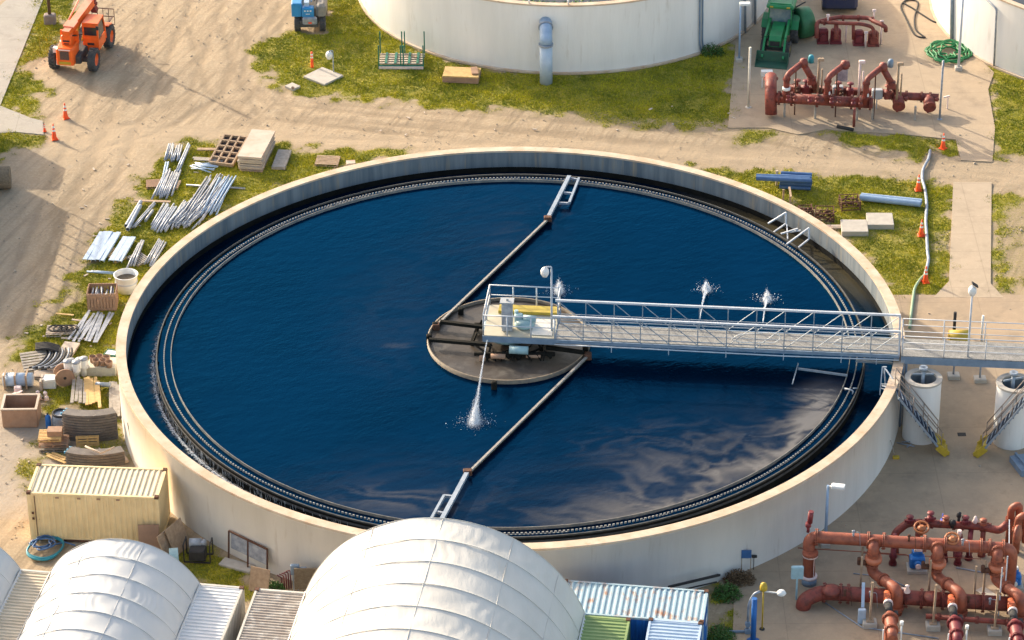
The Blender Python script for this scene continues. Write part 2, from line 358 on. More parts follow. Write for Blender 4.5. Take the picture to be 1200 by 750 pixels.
ROT = [([(1170,235),(1230,235),(1230,345),(1180,345)], 1.0), ([(560,122),(860,140),(860,175),(700,168),(600,150)], .7), ([(110,345),(55,380),(60,360),(90,335)],1.0), ([(130,250),(170,215),(185,232),(150,268)],.5), ([(1090,270),(1112,270),(1108,310),(1090,312)],1.0), ([(1030,262),(1085,262),(1080,280),(975,285)],.6), ([(880,255),(930,300),(900,300)],.5)]
def region(X, Y, L, jit=0.9, edge=0.6, seed=3):
    out = np.zeros(X.shape); j = (fbm(X*1.1, Y*1.1, seed, 5)-.5)*2*jit
    for poly, s in L: out = np.maximum(out, s*sstep(sdf(X, Y, W(poly))+j, -edge, edge))
    return out
def grassf(X, Y):
    g = region(X, Y, GR, 1.5, .95); r = region(X, Y, ROT, .8, .6, 11)
    return g*(1-.62*r)*(0.72+.5*fbm(X*.7, Y*.7, 21, 4))
def trackf(X, Y):
    t = np.zeros(X.shape)
    lines = [[(150,10),(118,120),(60,260),(10,380)], [(205,0),(160,110),(95,250),(30,400)], [(280,0),(240,110),(170,150),(90,170)], [(310,0),(285,60),(320,130),(500,150),(800,178),(1200,205)], [(240,30),(260,100),(330,150),(600,160),(900,190),(1200,210)], [(330,0),(310,30),(305,90),(360,128),(560,146)], [(880,150),(960,170),(1200,200)], [(560,140),(900,176)]]
    for k, ln in enumerate(lines):
        P = [at2(*p) for p in ln]
        for off in (-.95, .95):
            d = np.full(X.shape, 1e9)
            for i in range(len(P)-1):
                (ax, ay), (bx, by) = P[i], P[i+1]; ex, ey = bx-ax, by-ay; L = math.hypot(ex, ey); nx, ny = -ey/L*off, ex/L*off
                q = np.clip(((X-ax-nx)*ex+(Y-ay-ny)*ey)/L/L, 0, 1); d = np.minimum(d, np.hypot(X-ax-nx-q*ex, Y-ay-ny-q*ey))
            d = d+(fbm(X*.8, Y*.8, 40+k, 3)-.5)*.5
            t = np.maximum(t, sstep(d, .34, .05)*(.45+.55*vnoise(X*.5, Y*.5, k)))
    return t
def gz(X, Y):
    ins = (np.abs(X) < 42) & (Y > -30) & (Y < 60)
    return np.where(ins, (fbm(X*1.3, Y*1.3, 5, 4)-.5)*.07 - .02 - trackf_z(X, Y), -.03)
_tc = {}
def trackf_z(X, Y):
    return 0.035*trackf(X, Y)
g = NT('sandy ground')
gn = g.noise(22, 4); fine = g.noise(6, 8, .7); big = g.noise(.35, 5); 
sand = g.mix(g.ramp(big, .35, .65), (0.36, 0.275, 0.178), (0.305, 0.23, 0.148))
sand = g.mix(g.ramp(fine, .45, .75), sand, (0.46, 0.365, 0.25))
sand = g.mix(g.math('MULTIPLY', g.attr('track'), .85), sand, (0.22, 0.165, 0.105))
streak = g.noise(2.2, 7, .65, (.07, 1.0, 1), math.radians(69)); streak2 = g.noise(2.4, 7, .65, (.06, 1.0, 1), math.radians(-3))
sand = g.mix(g.math('MULTIPLY', g.ramp(streak, .48, .62, 0, .75), g.math('SUBTRACT', 1, g.attr('road'))), sand, (0.235, 0.175, 0.11))
sand = g.mix(g.math('MULTIPLY', g.ramp(streak2, .48, .62, 0, .65), g.attr('road')), sand, (0.25, 0.19, 0.12))
sand = g.mix(g.math('MULTIPLY', g.attr('road'), .6), sand, (0.37, 0.285, 0.19))
damp = g.noise(.9, 6, .65)
sand = g.mix(g.ramp(damp, .58, .72, 0, .4), sand, (0.40, 0.33, 0.25))
sand = g.mix(g.math('MULTIPLY', g.attr('grey'), g.ramp(fine, .25, .6, .4, .95)), sand, (0.33, 0.285, 0.235))
gc = g.mix(g.ramp(g.noise(1.1, 5), .38, .62), (0.17, 0.17, 0.010), (0.30, 0.25, 0.025))
gc = g.mix(g.ramp(g.noise(7, 5), .5, .7), gc, (0.10, 0.11, 0.01))
gm = g.ramp(g.math('ADD', g.math('ADD', g.attr('grass'), g.math('MULTIPLY', g.math('SUBTRACT', gn, .5), .7)), g.math('MULTIPLY', g.math('SUBTRACT', fine, .5), .5)), .26, .62)
dead = g.math('MULTIPLY', g.ramp(g.attr('grass'), .03, .3), g.ramp(fine, .35, .6)); sand = g.mix(g.math('MULTIPLY', dead, .7), sand, (0.19, 0.15, 0.07))
col = g.mix(gm, sand, gc)
hb = g.math('ADD', g.math('ADD', fine, g.math('MULTIPLY', gn, .5)), g.math('MULTIPLY', streak, .8))
M_ground = g.done(col, .95, hb, .5, .08)
fine_x = np.arange(-36, 36.01, .2); xs = np.concatenate([[-3000, -800, -200, -80, -50, -42], fine_x, [42, 50, 80, 200, 800, 3000]])
ys = np.concatenate([[-600, -300, -100, -60, -40, -32], np.arange(-27, 54.01, .2), [60, 75, 100, 200, 600, 3000]])
gr = gridmesh('ground', xs, ys, gz, {'grass': grassf, 'track': trackf, 'road': lambda X, Y: region(X, Y, ROAD, .4, .6, 8), 'grey': lambda X, Y: region(X, Y, GREY, 1.2, 1.2, 9)}, M_ground)
struct(gr)
# grass blades
def make_grass():
    N = 900000
    X = rng.uniform(-34, 34, N); Y = rng.uniform(-25, 52, N); g_ = grassf(X, Y)
    R = np.hypot(X, Y); R2 = np.hypot(X-3.62, Y-47.8)
    keep = (g_ > .30+.42*rng.random(N)**1.6) & (R > 19.1) & (R2 > 12.9)
    X, Y, g_ = X[keep], Y[keep], g_[keep]; n = len(X)
    clump = fbm(X*1.6, Y*1.6, 77, 3)
    h = (0.02+.075*np.clip(clump-.25, 0, 1)**1.2*rng.random(n)*2)*np.clip(g_*1.3, .4, 1.2); tone = np.clip(.5*fbm(X*.9, Y*.9, 91, 4)*1.3+.4*rng.random(n), 0, 1); tall = rng.random(n) < .03; h = np.where(tall, h*2.2+.04, h)
    V = []; T = []
    for b in range(3):
        a = rng.uniform(0, 2*np.pi, n); wv = rng.uniform(.012, .028, n); ln = rng.uniform(.0, .07, n); dx = rng.normal(0, .04, n); dy = rng.normal(0, .04, n)
        x0, y0 = X+dx, Y+dy; z0 = np.full(n, -.03)
        p = np.stack([np.stack([x0-np.cos(a)*wv, y0-np.sin(a)*wv, z0], -1), np.stack([x0+np.cos(a)*wv, y0+np.sin(a)*wv, z0], -1), np.stack([x0+np.sin(a)*ln, y0+np.cos(a)*ln, h*rng.uniform(.6, 1.1, n)+.02], -1)], 1)
        V.append(p.reshape(-1, 3)); T.append(np.repeat(tone, 3))
    V = np.concatenate(V); T = np.concatenate(T); m = len(V)//3
    me = bpy.data.meshes.new('grass'); me.vertices.add(len(V)); me.vertices.foreach_set('co', V.ravel()); me.loops.add(len(V)); me.loops.foreach_set('vertex_index', np.arange(len(V)))
    me.polygons.add(m); me.polygons.foreach_set('loop_start', np.arange(m)*3); me.polygons.foreach_set('loop_total', np.full(m, 3)); me.update(calc_edges=True)
    a = me.attributes.new('tone', 'FLOAT', 'POINT'); a.data.foreach_set('value', T.astype(np.float32))
    t = NT('grass blade'); c = t.mix(t.ramp(t.attr('tone'), .25, .7), (0.12, 0.165, 0.006), (0.52, 0.47, 0.02)); me.materials.append(t.done(c, .7))
    o = bpy.data.objects.new('grass', me); COL.objects.link(o); return stuff(o, 'short uneven grass patches growing around the tanks and storage yard', 'grass')
make_grass()
def make_gravel():
    n = 9000; X = rng.uniform(-33, 33, n); Y = rng.uniform(-24, 50, n); g_ = grassf(X, Y); cl = fbm(X*.5, Y*.5, 55, 3)
    k = (g_ < .5) & (np.hypot(X, Y) > 19.3) & (rng.random(n) < sstep(cl, .35, .65)+.1); X, Y = X[k], Y[k]; n = len(X); S = rng.uniform(.012, .04, n)*np.where(rng.random(n) < .04, 2, 1)
    base = np.array([(-1, -1, -.5), (1, -1, -.5), (1, 1, -.5), (-1, 1, -.5), (-.6, -.7, 1), (.7, -.6, .9), (.6, .6, 1), (-.6, .7, .8)]); V = base[None]*S[:, None, None]*rng.uniform(.6, 1.2, (n, 8, 3))+np.stack([X, Y, np.full(n, .0)], -1)[:, None, :]
    fs = np.array([(0, 1, 5, 4), (1, 2, 6, 5), (2, 3, 7, 6), (3, 0, 4, 7), (4, 5, 6, 7)]); Fq = (fs[None]+np.arange(n)[:, None, None]*8).reshape(-1, 4)
    me = bpy.data.meshes.new('gravel'); me.vertices.add(n*8); me.vertices.foreach_set('co', V.ravel()); me.loops.add(Fq.size); me.loops.foreach_set('vertex_index', Fq.ravel())
    me.polygons.add(len(Fq)); me.polygons.foreach_set('loop_start', np.arange(len(Fq))*4); me.polygons.foreach_set('loop_total', np.full(len(Fq), 4)); me.update(calc_edges=True)
    me.materials.append(mat('gravel stone', (0.42, 0.36, 0.28), (0.24, 0.20, 0.16), .9, 8)); o = bpy.data.objects.new('gravel', me); COL.objects.link(o); stuff(o, 'loose small stones scattered over the dirt yard and road', 'gravel')
make_gravel()
# ================================================================ PAVING
def pave_mat(name, a, b, c, joint=True, bw=4.0, rz=0.0):
    g = NT(name); col = g.mix(g.ramp(g.noise(.45, 5), .35, .65), a, b); col = g.mix(g.ramp(g.noise(2.3, 7, .65), .5, .75, 0, .6), col, c)
    col = g.mix(g.ramp(g.noise(14, 4), .5, .8, 0, .35), col, tuple(v*.7 for v in a))
    col = g.mix(g.ramp(g.noise(.7, 7, .7), .52, .68, 0, .5), col, tuple(v*.62 for v in b))
    if joint:
        mp = g.n.new('ShaderNodeMapping'); mp.inputs['Rotation'].default_value = (0, 0, rz); g.L.new(g.g, mp.inputs[0])
        br = g.n.new('ShaderNodeTexBrick'); br.offset = 0; br.inputs['Scale'].default_value = 1; br.inputs['Mortar Size'].default_value = .025; br.inputs['Brick Width'].default_value = bw; br.inputs['Row Height'].default_value = bw
        br.inputs['Color1'].default_value = br.inputs['Color2'].default_value = (0, 0, 0, 1); br.inputs['Mortar'].default_value = (1, 1, 1, 1); g.L.new(mp.outputs[0], br.inputs['Vector'])
        col = g.mix(g.ramp(br.outputs['Color'], 0, 1, 0, .3), col, tuple(v*.45 for v in a))
    return g.done(col, .9, g.noise(9, 6), .25, .03)
M_pad = pave_mat('tan concrete apron', (0.385, 0.285, 0.19), (0.30, 0.23, 0.16), (0.42, 0.32, 0.215))
M_pad2 = pave_mat('dusty concrete slab', (0.42, 0.32, 0.215), (0.35, 0.27, 0.19), (0.46, 0.355, 0.245))
M_path = pave_mat('pale footpath concrete', (0.41, 0.325, 0.235), (0.36, 0.29, 0.21), (0.45, 0.36, 0.265), bw=1.9)
M_gpath = pave_mat('grey footpath concrete', (0.35, 0.325, 0.285), (0.30, 0.28, 0.25), (0.39, 0.36, 0.315), bw=3.1)
def pave(name, poly, m, top=.03): 
    b = MB(); b.prism(W(poly), -.12, top); return struct(b.build(name, m))
pave('concrete_path', [(12,-4),(52,-4),(1,122),(-25,160),(-25,30)], M_gpath)
pave('concrete_ramp', [(-25,128),(0,124),(35,138),(50,142),(51,158),(20,155),(-25,157)], M_gpath, .02)
pave('upper_concrete_pad', [(862,52),(885,28),(905,0),(915,-60),(1110,-60),(1120,45),(1165,85),(1158,105),(1166,150),(1163,190),(1126,188),(1120,164),(1060,158),(968,152),(935,158),(900,150),(853,150)], M_pad2)
pave('footpath', [(1117,214),(1162,214),(1161,333),(1176,349),(1094,349),(1112,330)], M_path, .035)
pave('concrete_apron', [(1040,346),(1280,346),(1290,830),(856,830),(860,703),(845,690),(838,668),(900,600),(1000,500)], M_pad, .03)
# weeds at the foot of walls, as small tufts
def leaf_clump(c, rx, ry, rz_, n, m, name='foliage', parent=None, size=.07):
    b = MB()
    for i in range(n):
        u = Vector((random.gauss(0, 1), random.gauss(0, 1), random.gauss(0, 1))).normalized()*random.random()**.35
        p = Vector((c[0]+u.x*rx, c[1]+u.y*ry, max(.02, c[2]+abs(u.z)*rz_*(.75+.5*random.random()))))
        d = Vector((random.gauss(0, 1), random.gauss(0, 1), random.gauss(0, .7))).normalized(); e = d.cross(Vector((random.gauss(0,1), random.gauss(0,1), random.gauss(0,1)))).normalized()
        s = size*random.uniform(.5, 1.3); b.add([p-d*s*.5, p+e*s*.45, p+d*s, p-e*s*.45], [(0, 1, 2, 3)])
    return b.build(name, m, parent)
def bush(x, y, rx, ry, h, m, label, n=900):
    p = at(x, y); t = thing('bush', label, 'bush', p)
    leaf_clump((0, 0, 0), rx, ry, h, n, m, 'foliage', t)
    s = MB()
    for k in range(7):
        a = random.uniform(0, 6.28); s.tube([(0, 0, 0), (math.cos(a)*rx*.4, math.sin(a)*ry*.4, h*.5), (math.cos(a)*rx*.7, math.sin(a)*ry*.7, h*.85)], [.03, .02, .008], 5)
    s.build('stem', M_bark, t); return t
# ================================================================ MAIN TANK
ZW, ZO, H, RO, RI = 2.76, 2.2, 3.5, 19.05, 18.63
def ring(mb, r0, r1, z0, z1, seg=240, c=(0, 0, 0)):
    mb.lathe([(r0, z0), (r1, z0), (r1, z1), (r0, z1), (r0, z0)], c, seg, smooth=False); return mb
tank = thing('settling_tank', 'large round concrete settling tank full of deep blue water, in the middle of the yard', 'water tank')
b = MB(); b.lathe([(RO, -.2), (RO, H-.12), (RO+.05, H-.12)], seg=288); b.build('outer_wall', M_conc, tank)
b = MB(); b.lathe([(RO+.05, H-.12), (RO+.05, H), (RI-.02, H), (RI-.02, H-.1)], seg=288, smooth=False); b.build('rim', M_rim, tank)
b = MB(); b.lathe([(RI, H-.1), (RI, ZO+.32)], seg=288); b.build('inner_wall', M_conc2, tank)
b = MB(); b.lathe([(RI-.003, ZO+.32), (RI-.003, 1.0)], seg=288); b.build('dark_band', M_dark, tank)  # near-black lower band of the inner wall, down past the channel water
b = MB(); b.lathe([(17.2, ZO-.6), (17.2, ZW+.02), (17.12, ZW+.02), (17.12, ZO-.2)], seg=288, smooth=False); b.build('launder_wall', M_dark, tank)
b = MB(); NTH = 560; cols = []   # notched weir plate, one continuous strip
for k in range(NTH):
    a0, a1, a2 = (2*math.pi*(k+f_)/NTH for f_ in (0, .5, 1)); cols += [(a0, .09), (a1, .09), (a1, .0), (a2, .0)]
vs = [((16.80+o_)*math.cos(a), (16.80+o_)*math.sin(a), z) for a, h_ in cols for o_, z in ((0, ZW-.05), (0, ZW+h_), (.05, ZW+h_), (.05, ZW-.05))]; m_ = len(cols)
b.add(vs, [(i*4+q, ((i+1) % m_)*4+q, ((i+1) % m_)*4+q+1, i*4+q+1) for i in range(m_) for q in range(3)])
b.build('weir_plate', mat('weir plate pale', (0.36, 0.345, 0.32), (0.22, 0.215, 0.20), .6, 5), tank)
b = MB(); ring(b, 17.15, 17.2, ZW+.01, ZW+.10); b.build('launder_edge', mat('weir angle grey', (0.09, 0.09, 0.085), (0.05, 0.05, 0.05), .7, 4), tank)
b = MB(); ring(b, 17.21, 17.24, ZW-.2, ZW-.1); b.build('weir_guard', mat('guard strip grey', (0.10, 0.10, 0.10), (0.06, 0.06, 0.06), .6, 3), tank)
b = MB(); ring(b, 16.47, 16.50, ZW-.3, ZW+.15); b.build('scum_baffle', mat('baffle pale', (0.24, 0.225, 0.20), (0.14, 0.14, 0.135), .6, 3), tank)
b = MB(); b.lathe([(0.01, .6), (RI, 1.0)], seg=96); b.build('tank_floor', M_dark, tank)
# braces from the wall to the ring and brackets
def brace(pts): return [at(*p) for p in pts]
b = MB()
for (x0, y0, x1, y1) in ((900,262,921,249),(922,286,948,267)):
    a_, c_ = at(x0, y0, 2.95), at(x1, y1, 3.45); b.bar(a_, c_, .07, .07); a2, c2 = at(x0+4, y0+12, 2.6), at(x1, y1+13, 2.9); b.bar(a2, c2, .07, .07); b.bar(c_, c2, .08, .08)
b.bar(at(915,274,2.95), at(935,268,3.2), .07); b.bar(at(922,263,2.9), at(923,280,2.9), .06); b.bar(at(926,272,2.9), at(938,270,3.2), .06)
b.build('wall_brace', M_whiterail, tank, world=True)
b = MB(); R0 = ZW+.12
b.bar(at(935.5,432,R0+.1), at(993,440,R0+.1), .09, .09); b.bar(at(935.5,426,R0+.1), at(928.5,450,R0+.1), .05, .05); b.bar(at(1003,423,R0+.2), at(1046,425.5,3.0), .1, .1)
b.build('scum_beach', M_steel, tank, world=True)
b = MB()
for (x, y) in ((990, 456), (1004, 455)): b.bar(at(x, y, ZW+.1), at(x+6 if x < 1000 else x-4, y, ZW+.35), .05)
b.tube(bend([at(989,455,R0), at(995,456,R0+.2), at(1000,458,R0+.1), at(997,470,ZO+.1)], .3), .035, 6)
b.build('hose_bracket', M_whiterail, tank, world=True)
b = MB()
q0, q1 = at(1034,430,3.5), at(1046,432,3.5)
b.bar(at(1031,463,2.4), at(1034,430,3.6), .05); b.bar(at(1038,455,2.6), at(1036,430,3.6), .05); b.bar(at(1046,444,3.5), at(1036,430,3.6), .05); b.bar(at(1046,455,3.5), at(1034,452,3.1), .05); b.bar(at(1033,450,2.9),at(1044,450,3.5),.04); b.bar(at(1033,455,2.7),at(1040,457,3.3),.04); b.bar(at(1034,430,3.6),at(1039,430,3.7),.05)
b.build('wall_ladder', M_whiterail, tank, world=True)
# ---- water surfaces
def foamf(X, Y):
    px, py = px_of(X, Y, np.full(X.shape, ZW))
    def blob(cx, cy, rx, ry, s, ang=0):
        c, s_ = math.cos(ang), math.sin(ang); u = (px-cx)*c+(py-cy)*s_; v = -(px-cx)*s_+(py-cy)*c
        return s*np.exp(-((u/rx)**2+(v/ry)**2))
    reg = blob(830,572,150,38,.9,-.25)+blob(735,600,120,18,.75,-.06)+blob(955,482,34,24,1.3,-.4)+blob(925,520,55,24,.8,-.6)+blob(465,585,75,16,.8)+blob(540,560,60,24,.25)+blob(590,275,50,28,.26,-.7)+blob(780,520,150,30,.35)+blob(470,405,25,4,.6)+blob(655,250,20,22,.3)+blob(780,565,70,30,.35)
    wx = X*.22+1.9*fbm(X*.16, Y*.16, 3, 3); wy = Y*.4+1.9*fbm(X*.16+9, Y*.16+4, 5, 3)
    wx2 = wx+.9*fbm(wx*1.3, wy*1.3, 9, 3); wy2 = wy+.9*fbm(wx*1.3+5, wy*1.3, 13, 3)
    n = fbm(wx2*1.6, wy2*1.6, 17, 5); fil = 1-np.abs(2*fbm(wx2*2.6, wy2*2.6, 23, 5)-1)*2.6; fil = np.clip(fil, 0, 1)
    fine = fbm(X*5, Y*5, 31, 3)
    dense = blob(962,478,30,22,1.1,-.4)+blob(930,520,30,12,.8,-.6)+blob(868,548,45,7,.55,-.1)+blob(800,600,120,8,.5,-.12)
    f = reg*.62*(.12+.26*sstep(n, .36, .66)+.42*fil**1.3+.16*(fine-.5))+dense*sstep(n+.15*fil, .40, .52)*.55-.05
    hz = blob(840,560,190,60,.09,-.2)+blob(560,300,90,70,.02,-.6)+blob(470,590,120,40,.07)+blob(455,380,60,60,.02)
    f = (np.clip(f, 0, 1)*.95+hz*(.4+.9*fil))*(np.hypot(X, Y) < 16.5)
    return np.clip(f, 0, .82)
def water_mat(name, deep, spec=.5, bs=.14):
    g = NT(name); f = g.attr('foam'); mk = g.attr('murk')
    c = g.mix(g.ramp(g.noise(.12, 3), .35, .65), deep, tuple(v*.6 for v in deep))
    c = g.mix(mk, c, (0.07, 0.058, 0.03)); c = g.mix(f, c, (0.185, 0.18, 0.178))
    wv = g.math('ADD', g.noise(2.6, 5, .55, (.6, 1.3, 1), .5), g.math('MULTIPLY', g.noise(7.5, 3, .5), .5))
    wv = g.math('MULTIPLY', wv, g.ramp(g.noise(.25, 3), .35, .65, .45, 1.15))
    m = g.done(c, .5, wv, bs*1.6, .08); n = g.n; L = g.L; nrm = g.p.inputs['Normal'].links[0].from_socket
    df = n.new('ShaderNodeBsdfDiffuse'); L.new(c, df.inputs[0]); L.new(nrm, df.inputs['Normal'])
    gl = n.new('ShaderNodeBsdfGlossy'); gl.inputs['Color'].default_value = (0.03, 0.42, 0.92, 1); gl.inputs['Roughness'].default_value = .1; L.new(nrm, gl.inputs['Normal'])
    fr = n.new('ShaderNodeFresnel'); fr.inputs[0].default_value = 1.3; L.new(nrm, fr.inputs['Normal'])
    k = g.math('MULTIPLY', g.math('MULTIPLY', fr.outputs[0], spec*1.65), g.ramp(f, 0, .5, 1, .1)); ms = n.new('ShaderNodeMixShader'); L.new(k, ms.inputs[0]); L.new(df.outputs[0], ms.inputs[1]); L.new(gl.outputs[0], ms.inputs[2])
    out = [x for x in n if x.type == 'OUTPUT_MATERIAL'][0]; L.new(ms.outputs[0], out.inputs['Surface']); n.remove(g.p); return m
M_water = water_mat('deep blue tank water', (0.0003, 0.0085, 0.028))
M_water2 = water_mat('channel water', (0.0008, 0.009, 0.024))
xs = np.arange(-17.3, 17.31, .11)
def trim(o, cond):
    import bmesh
    bm = bmesh.new(); bm.from_mesh(o.data); bmesh.ops.delete(bm, geom=[v for v in bm.verts if not cond(v.co.x, v.co.y)], context='VERTS'); bm.to_mesh(o.data); bm.free(); o.data.update()
def wave(X, Y): return ZW+.012*(fbm(X*1.3, Y*2.2, 61, 3)-.5)
wt = gridmesh('water', xs, xs, wave, {'foam': foamf, 'murk': lambda X, Y: .0*X}, M_water); trim(wt, lambda x, y: x*x+y*y < 17.17**2); struct(wt)
def murkf(X, Y):
    a = np.arctan2(Y, X); return sstep(a, .12, .35)*sstep(a, 1.15, .8)*.75*(.6+.6*fbm(X, Y, 2, 3))
def splashf(X, Y):
    R = np.hypot(X, Y); a = np.arctan2(Y, X); n = fbm(a*160, R*1.4, 12, 3); 
    e = sstep(R, 17.75, 17.25)*sstep(n, .45, .65)*.8; side = sstep(np.cos(a-math.radians(208)), .35, .9)+.55*sstep(np.cos(a-math.radians(25)), .75, 1)+.08
    return e*side
xs2 = np.arange(-18.8, 18.81, .13)
w2 = gridmesh('channel_water', xs2, xs2, lambda X, Y: ZO+0*X, {'foam': splashf, 'murk': murkf}, M_water2); trim(w2, lambda x, y: 17.05**2 < x*x+y*y < 18.75**2); struct(w2)
# splashing threads down the outside of the weir wall
b = MB()
for k in range(330):
    a = math.radians(random.gauss(212, 22)) if random.random() < .85 else random.uniform(-.1, .9)
    r = 17.22+random.uniform(.02, .1); z = random.uniform(ZO+.0, ZW-.15); l = random.uniform(.1, .35)
    b.bar((r*math.cos(a), r*math.sin(a), z), ((r+.03)*math.cos(a), (r+.03)*math.sin(a), min(z+l, ZW-.05)), .007, .007)
for k in range(2400):
    a = math.radians(random.gauss(215, 22)); r = 17.34+abs(random.gauss(0, .07)); s = random.uniform(.006, .018)
    p = Vector((r*math.cos(a), r*math.sin(a), ZO+random.uniform(0, .07))); b.box(p, (s*3.5, s, s), a+random.gauss(0, .5))
b = stuff(b.build('weir_overflow', M_spray), 'white threads and splashes of water falling over the serrated weir ring', 'water overflow')
# ================================================================ BRIDGE, PLATFORM, FEEDWELL
BA = math.radians(-6.13); BP = Vector((-.95, -1.41, 0))
br = thing('access_bridge', 'long grey truss footbridge crossing the right half of the round tank to its centre', 'footbridge', BP, BA)
X0, X1, WD = 3.1, 19.6, 1.55; ZB, ZT = 3.74, 5.08; NP = 12; ST = (X1-X0)/NP
def truss(mb, y, rail):
    for i in range(NP+1):
        x = X0+ST*i; mb.bar((x, y, ZB), (x, y, ZT), .045, .045)
        if i < NP:
            a, c = ((x, y, ZB+.12), (x+ST, y, ZT)) if i >= NP/2 else ((x, y, ZT), (x+ST, y, ZB+.12)); mb.bar(a, c, .03, .03)
    mb.bar((X0, y, ZB+.62), (X1, y, ZB+.62), .025, .025); mb.bar((X0, y, ZB+.28), (X1, y, ZB+.28), .02, .05)
for y in (0, WD):
    b = MB(); truss(b, y, 0); b.build('truss', M_steel, br)
    b = MB(); b.bar((X0-.1, y, ZT+.03), (X1, y, ZT+.03), .10, .10); b.bar((X1-.02, y, ZT-.02), (X1-.02, y, ZB), .09, .09); b.build('top_rail', M_whiterail, br)
    b = MB(); b.bar((X0, y+(.03 if y else -.03), ZB-.0), (X1, y+(.03 if y else -.03), ZB-.0), .06, .18); b.build('bottom_chord', M_slate, br)
b = MB(); b.box(((X0+X1)/2, WD/2, ZB+.08), (X1-X0, WD-.1, .05)); b.build('deck', M_grate, br)
b = MB()
for i in range(NP): x = X0+ST*i; b.bar((x, 0, ZB-.1), (x+ST, WD, ZB-.1), .05, .05); b.bar((x, 0, ZB-.1), (x, WD, ZB-.1), .07, .1)
b.build('floor_bracing', M_slate, br)
b = MB(); b.tube([(X0, -.12, ZB-.12), (X0+6, -.13, ZB-.14), (X0+11, -.12, ZB-.19), (X1, -.12, ZB-.13)], .035, 6)
for i in (2, 4, 6, 8, 10, 11): x = X0+ST*i; b.bar((x+.3*(i == 11), -.12, ZB-.1), (x+.3*(i == 11), -.12, ZB-.42), .035)
b.build('spray_pipe', M_whiterail, br)
b = MB()
for (xa, xb) in ((11.6, 14.0), (16.4, 18.1)):   # hose loops hung along the rail
    b.tube(bend([(xa, .06, ZB+.5), (xa+.3, .06, ZB+.8), (xb-.4, .06, ZB+1.0), (xb, .06, ZB+.75), (xb-.3, .06, ZB+.42), (xa+.4, .06, ZB+.36), (xa, .06, ZB+.5)], .3), .022, 6)
b.build('hanging_hose', M_white, br)
# operating platform
pf = thing('centre_platform', 'railed drive platform standing over the middle of the round tank', 'platform', BP, BA)
PX0, PX1, PY1, PZ = -.35, 3.1, 2.95, 3.9
b = MB(); b.box(((PX0+PX1)/2, PY1/2, PZ-.05), (PX1-PX0, PY1, .08)); b.build('deck', M_decky, pf)
b = MB()
for y in (0, PY1): b.bar((PX0, y, PZ-.2), (PX1, y, PZ-.2), .1, .3)
for x in (PX0, .9, 2, PX1): b.bar((x, 0, PZ-.2), (x, PY1, PZ-.2), .1, .3)
b.build('frame', M_slate, pf)
def rail(mb, pts, h=1.1, r=.03, mids=(.55,), post=1.2, base=0):
    for i in range(len(pts)-1):
        p, q = Vector(pts[i]), Vector(pts[i+1]); n = max(1, round((q-p).length/post))
        for z in (h,)+tuple(mids): mb.tube([p+Vector((0, 0, z)), q+Vector((0, 0, z))], r if z == h else r*.8, 6)
        for k in range(n+1): s = p.lerp(q, k/n); mb.tube([s+Vector((0, 0, base)), s+Vector((0, 0, h))], r, 6)
b = MB(); rail(b, [(PX1, WD+.1, PZ), (PX1, PY1, PZ), (PX0, PY1, PZ), (PX0, 0, PZ), (PX1, 0, PZ)], r=.036); b.build('handrail', M_whiterail, pf)
b = MB(); b.box((1.6, 2.42, PZ+.09), (2.9, .62, .16)); b.build('beam_cover', M_mustard, pf)
b = MB(); b.bbox((.75, .62, PZ+.80), (.52, .42, 1.55), .02); b.box((.75, .62, PZ+1.6), (.66, .52, .06)); b.cyl((.75, .62, PZ+1.62), (.75, .62, PZ+1.74), .06)
cb = b.build('control_cabinet', mat('cabinet grey', (0.36, 0.38, 0.40), (0.3, 0.32, 0.34), .4, 3), pf)
b = MB(); b.box((.75, .405, PZ+.8), (.44, .012, 1.4)); b.box((.93, .395, PZ+.8), (.03, .02, .12)); b.build('cabinet_door', M_pipeg, cb)
b = MB(); b.lathe([(0, 0), (.46, 0), (.5, .1), (.42, .3), (.3, .36), (0, .38)], (1.55, 1.05, PZ+.02), 20); b.cyl((1.5, 1.05, PZ+.42), (2.1, 1.0, PZ+.42), .17, 14); b.bbox((1.25, 1.15, PZ+.38), (.4, .36, .4), .05); b.cyl((1.12, 1.3, PZ+.4), (1.12, 1.3, PZ+.7), .1, 10)
b.build('drive_motor', M_pteal, pf)
b = MB(); b.box((2.45, .95, PZ+.02), (1.0, 1.5, .03)); b.build('hatch_plate', mat('pale hatch', (0.68, 0.66, 0.6), None, .6, 3), pf)
# centre column and rake drive under the platform
cc = thing('centre_column', 'dark steel column and drive cage under the platform at the tank centre', 'column', (-.05, -.1, 0))
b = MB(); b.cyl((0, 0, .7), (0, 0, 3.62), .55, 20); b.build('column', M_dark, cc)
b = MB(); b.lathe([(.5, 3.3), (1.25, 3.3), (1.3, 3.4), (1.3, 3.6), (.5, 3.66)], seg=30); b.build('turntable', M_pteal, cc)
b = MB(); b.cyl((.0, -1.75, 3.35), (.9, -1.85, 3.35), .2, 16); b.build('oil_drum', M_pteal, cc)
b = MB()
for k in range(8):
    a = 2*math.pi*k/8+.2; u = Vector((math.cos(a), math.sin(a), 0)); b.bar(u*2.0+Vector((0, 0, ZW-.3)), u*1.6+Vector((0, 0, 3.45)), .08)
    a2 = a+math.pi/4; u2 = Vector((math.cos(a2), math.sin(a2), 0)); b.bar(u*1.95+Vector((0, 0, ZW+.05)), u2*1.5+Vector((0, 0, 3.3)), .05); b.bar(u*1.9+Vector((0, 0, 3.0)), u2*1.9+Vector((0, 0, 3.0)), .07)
for y in (-1.7, 1.1): b.bar((-1.7, y, 3.1), (2.2, y-.1, 3.1), .12, .16)
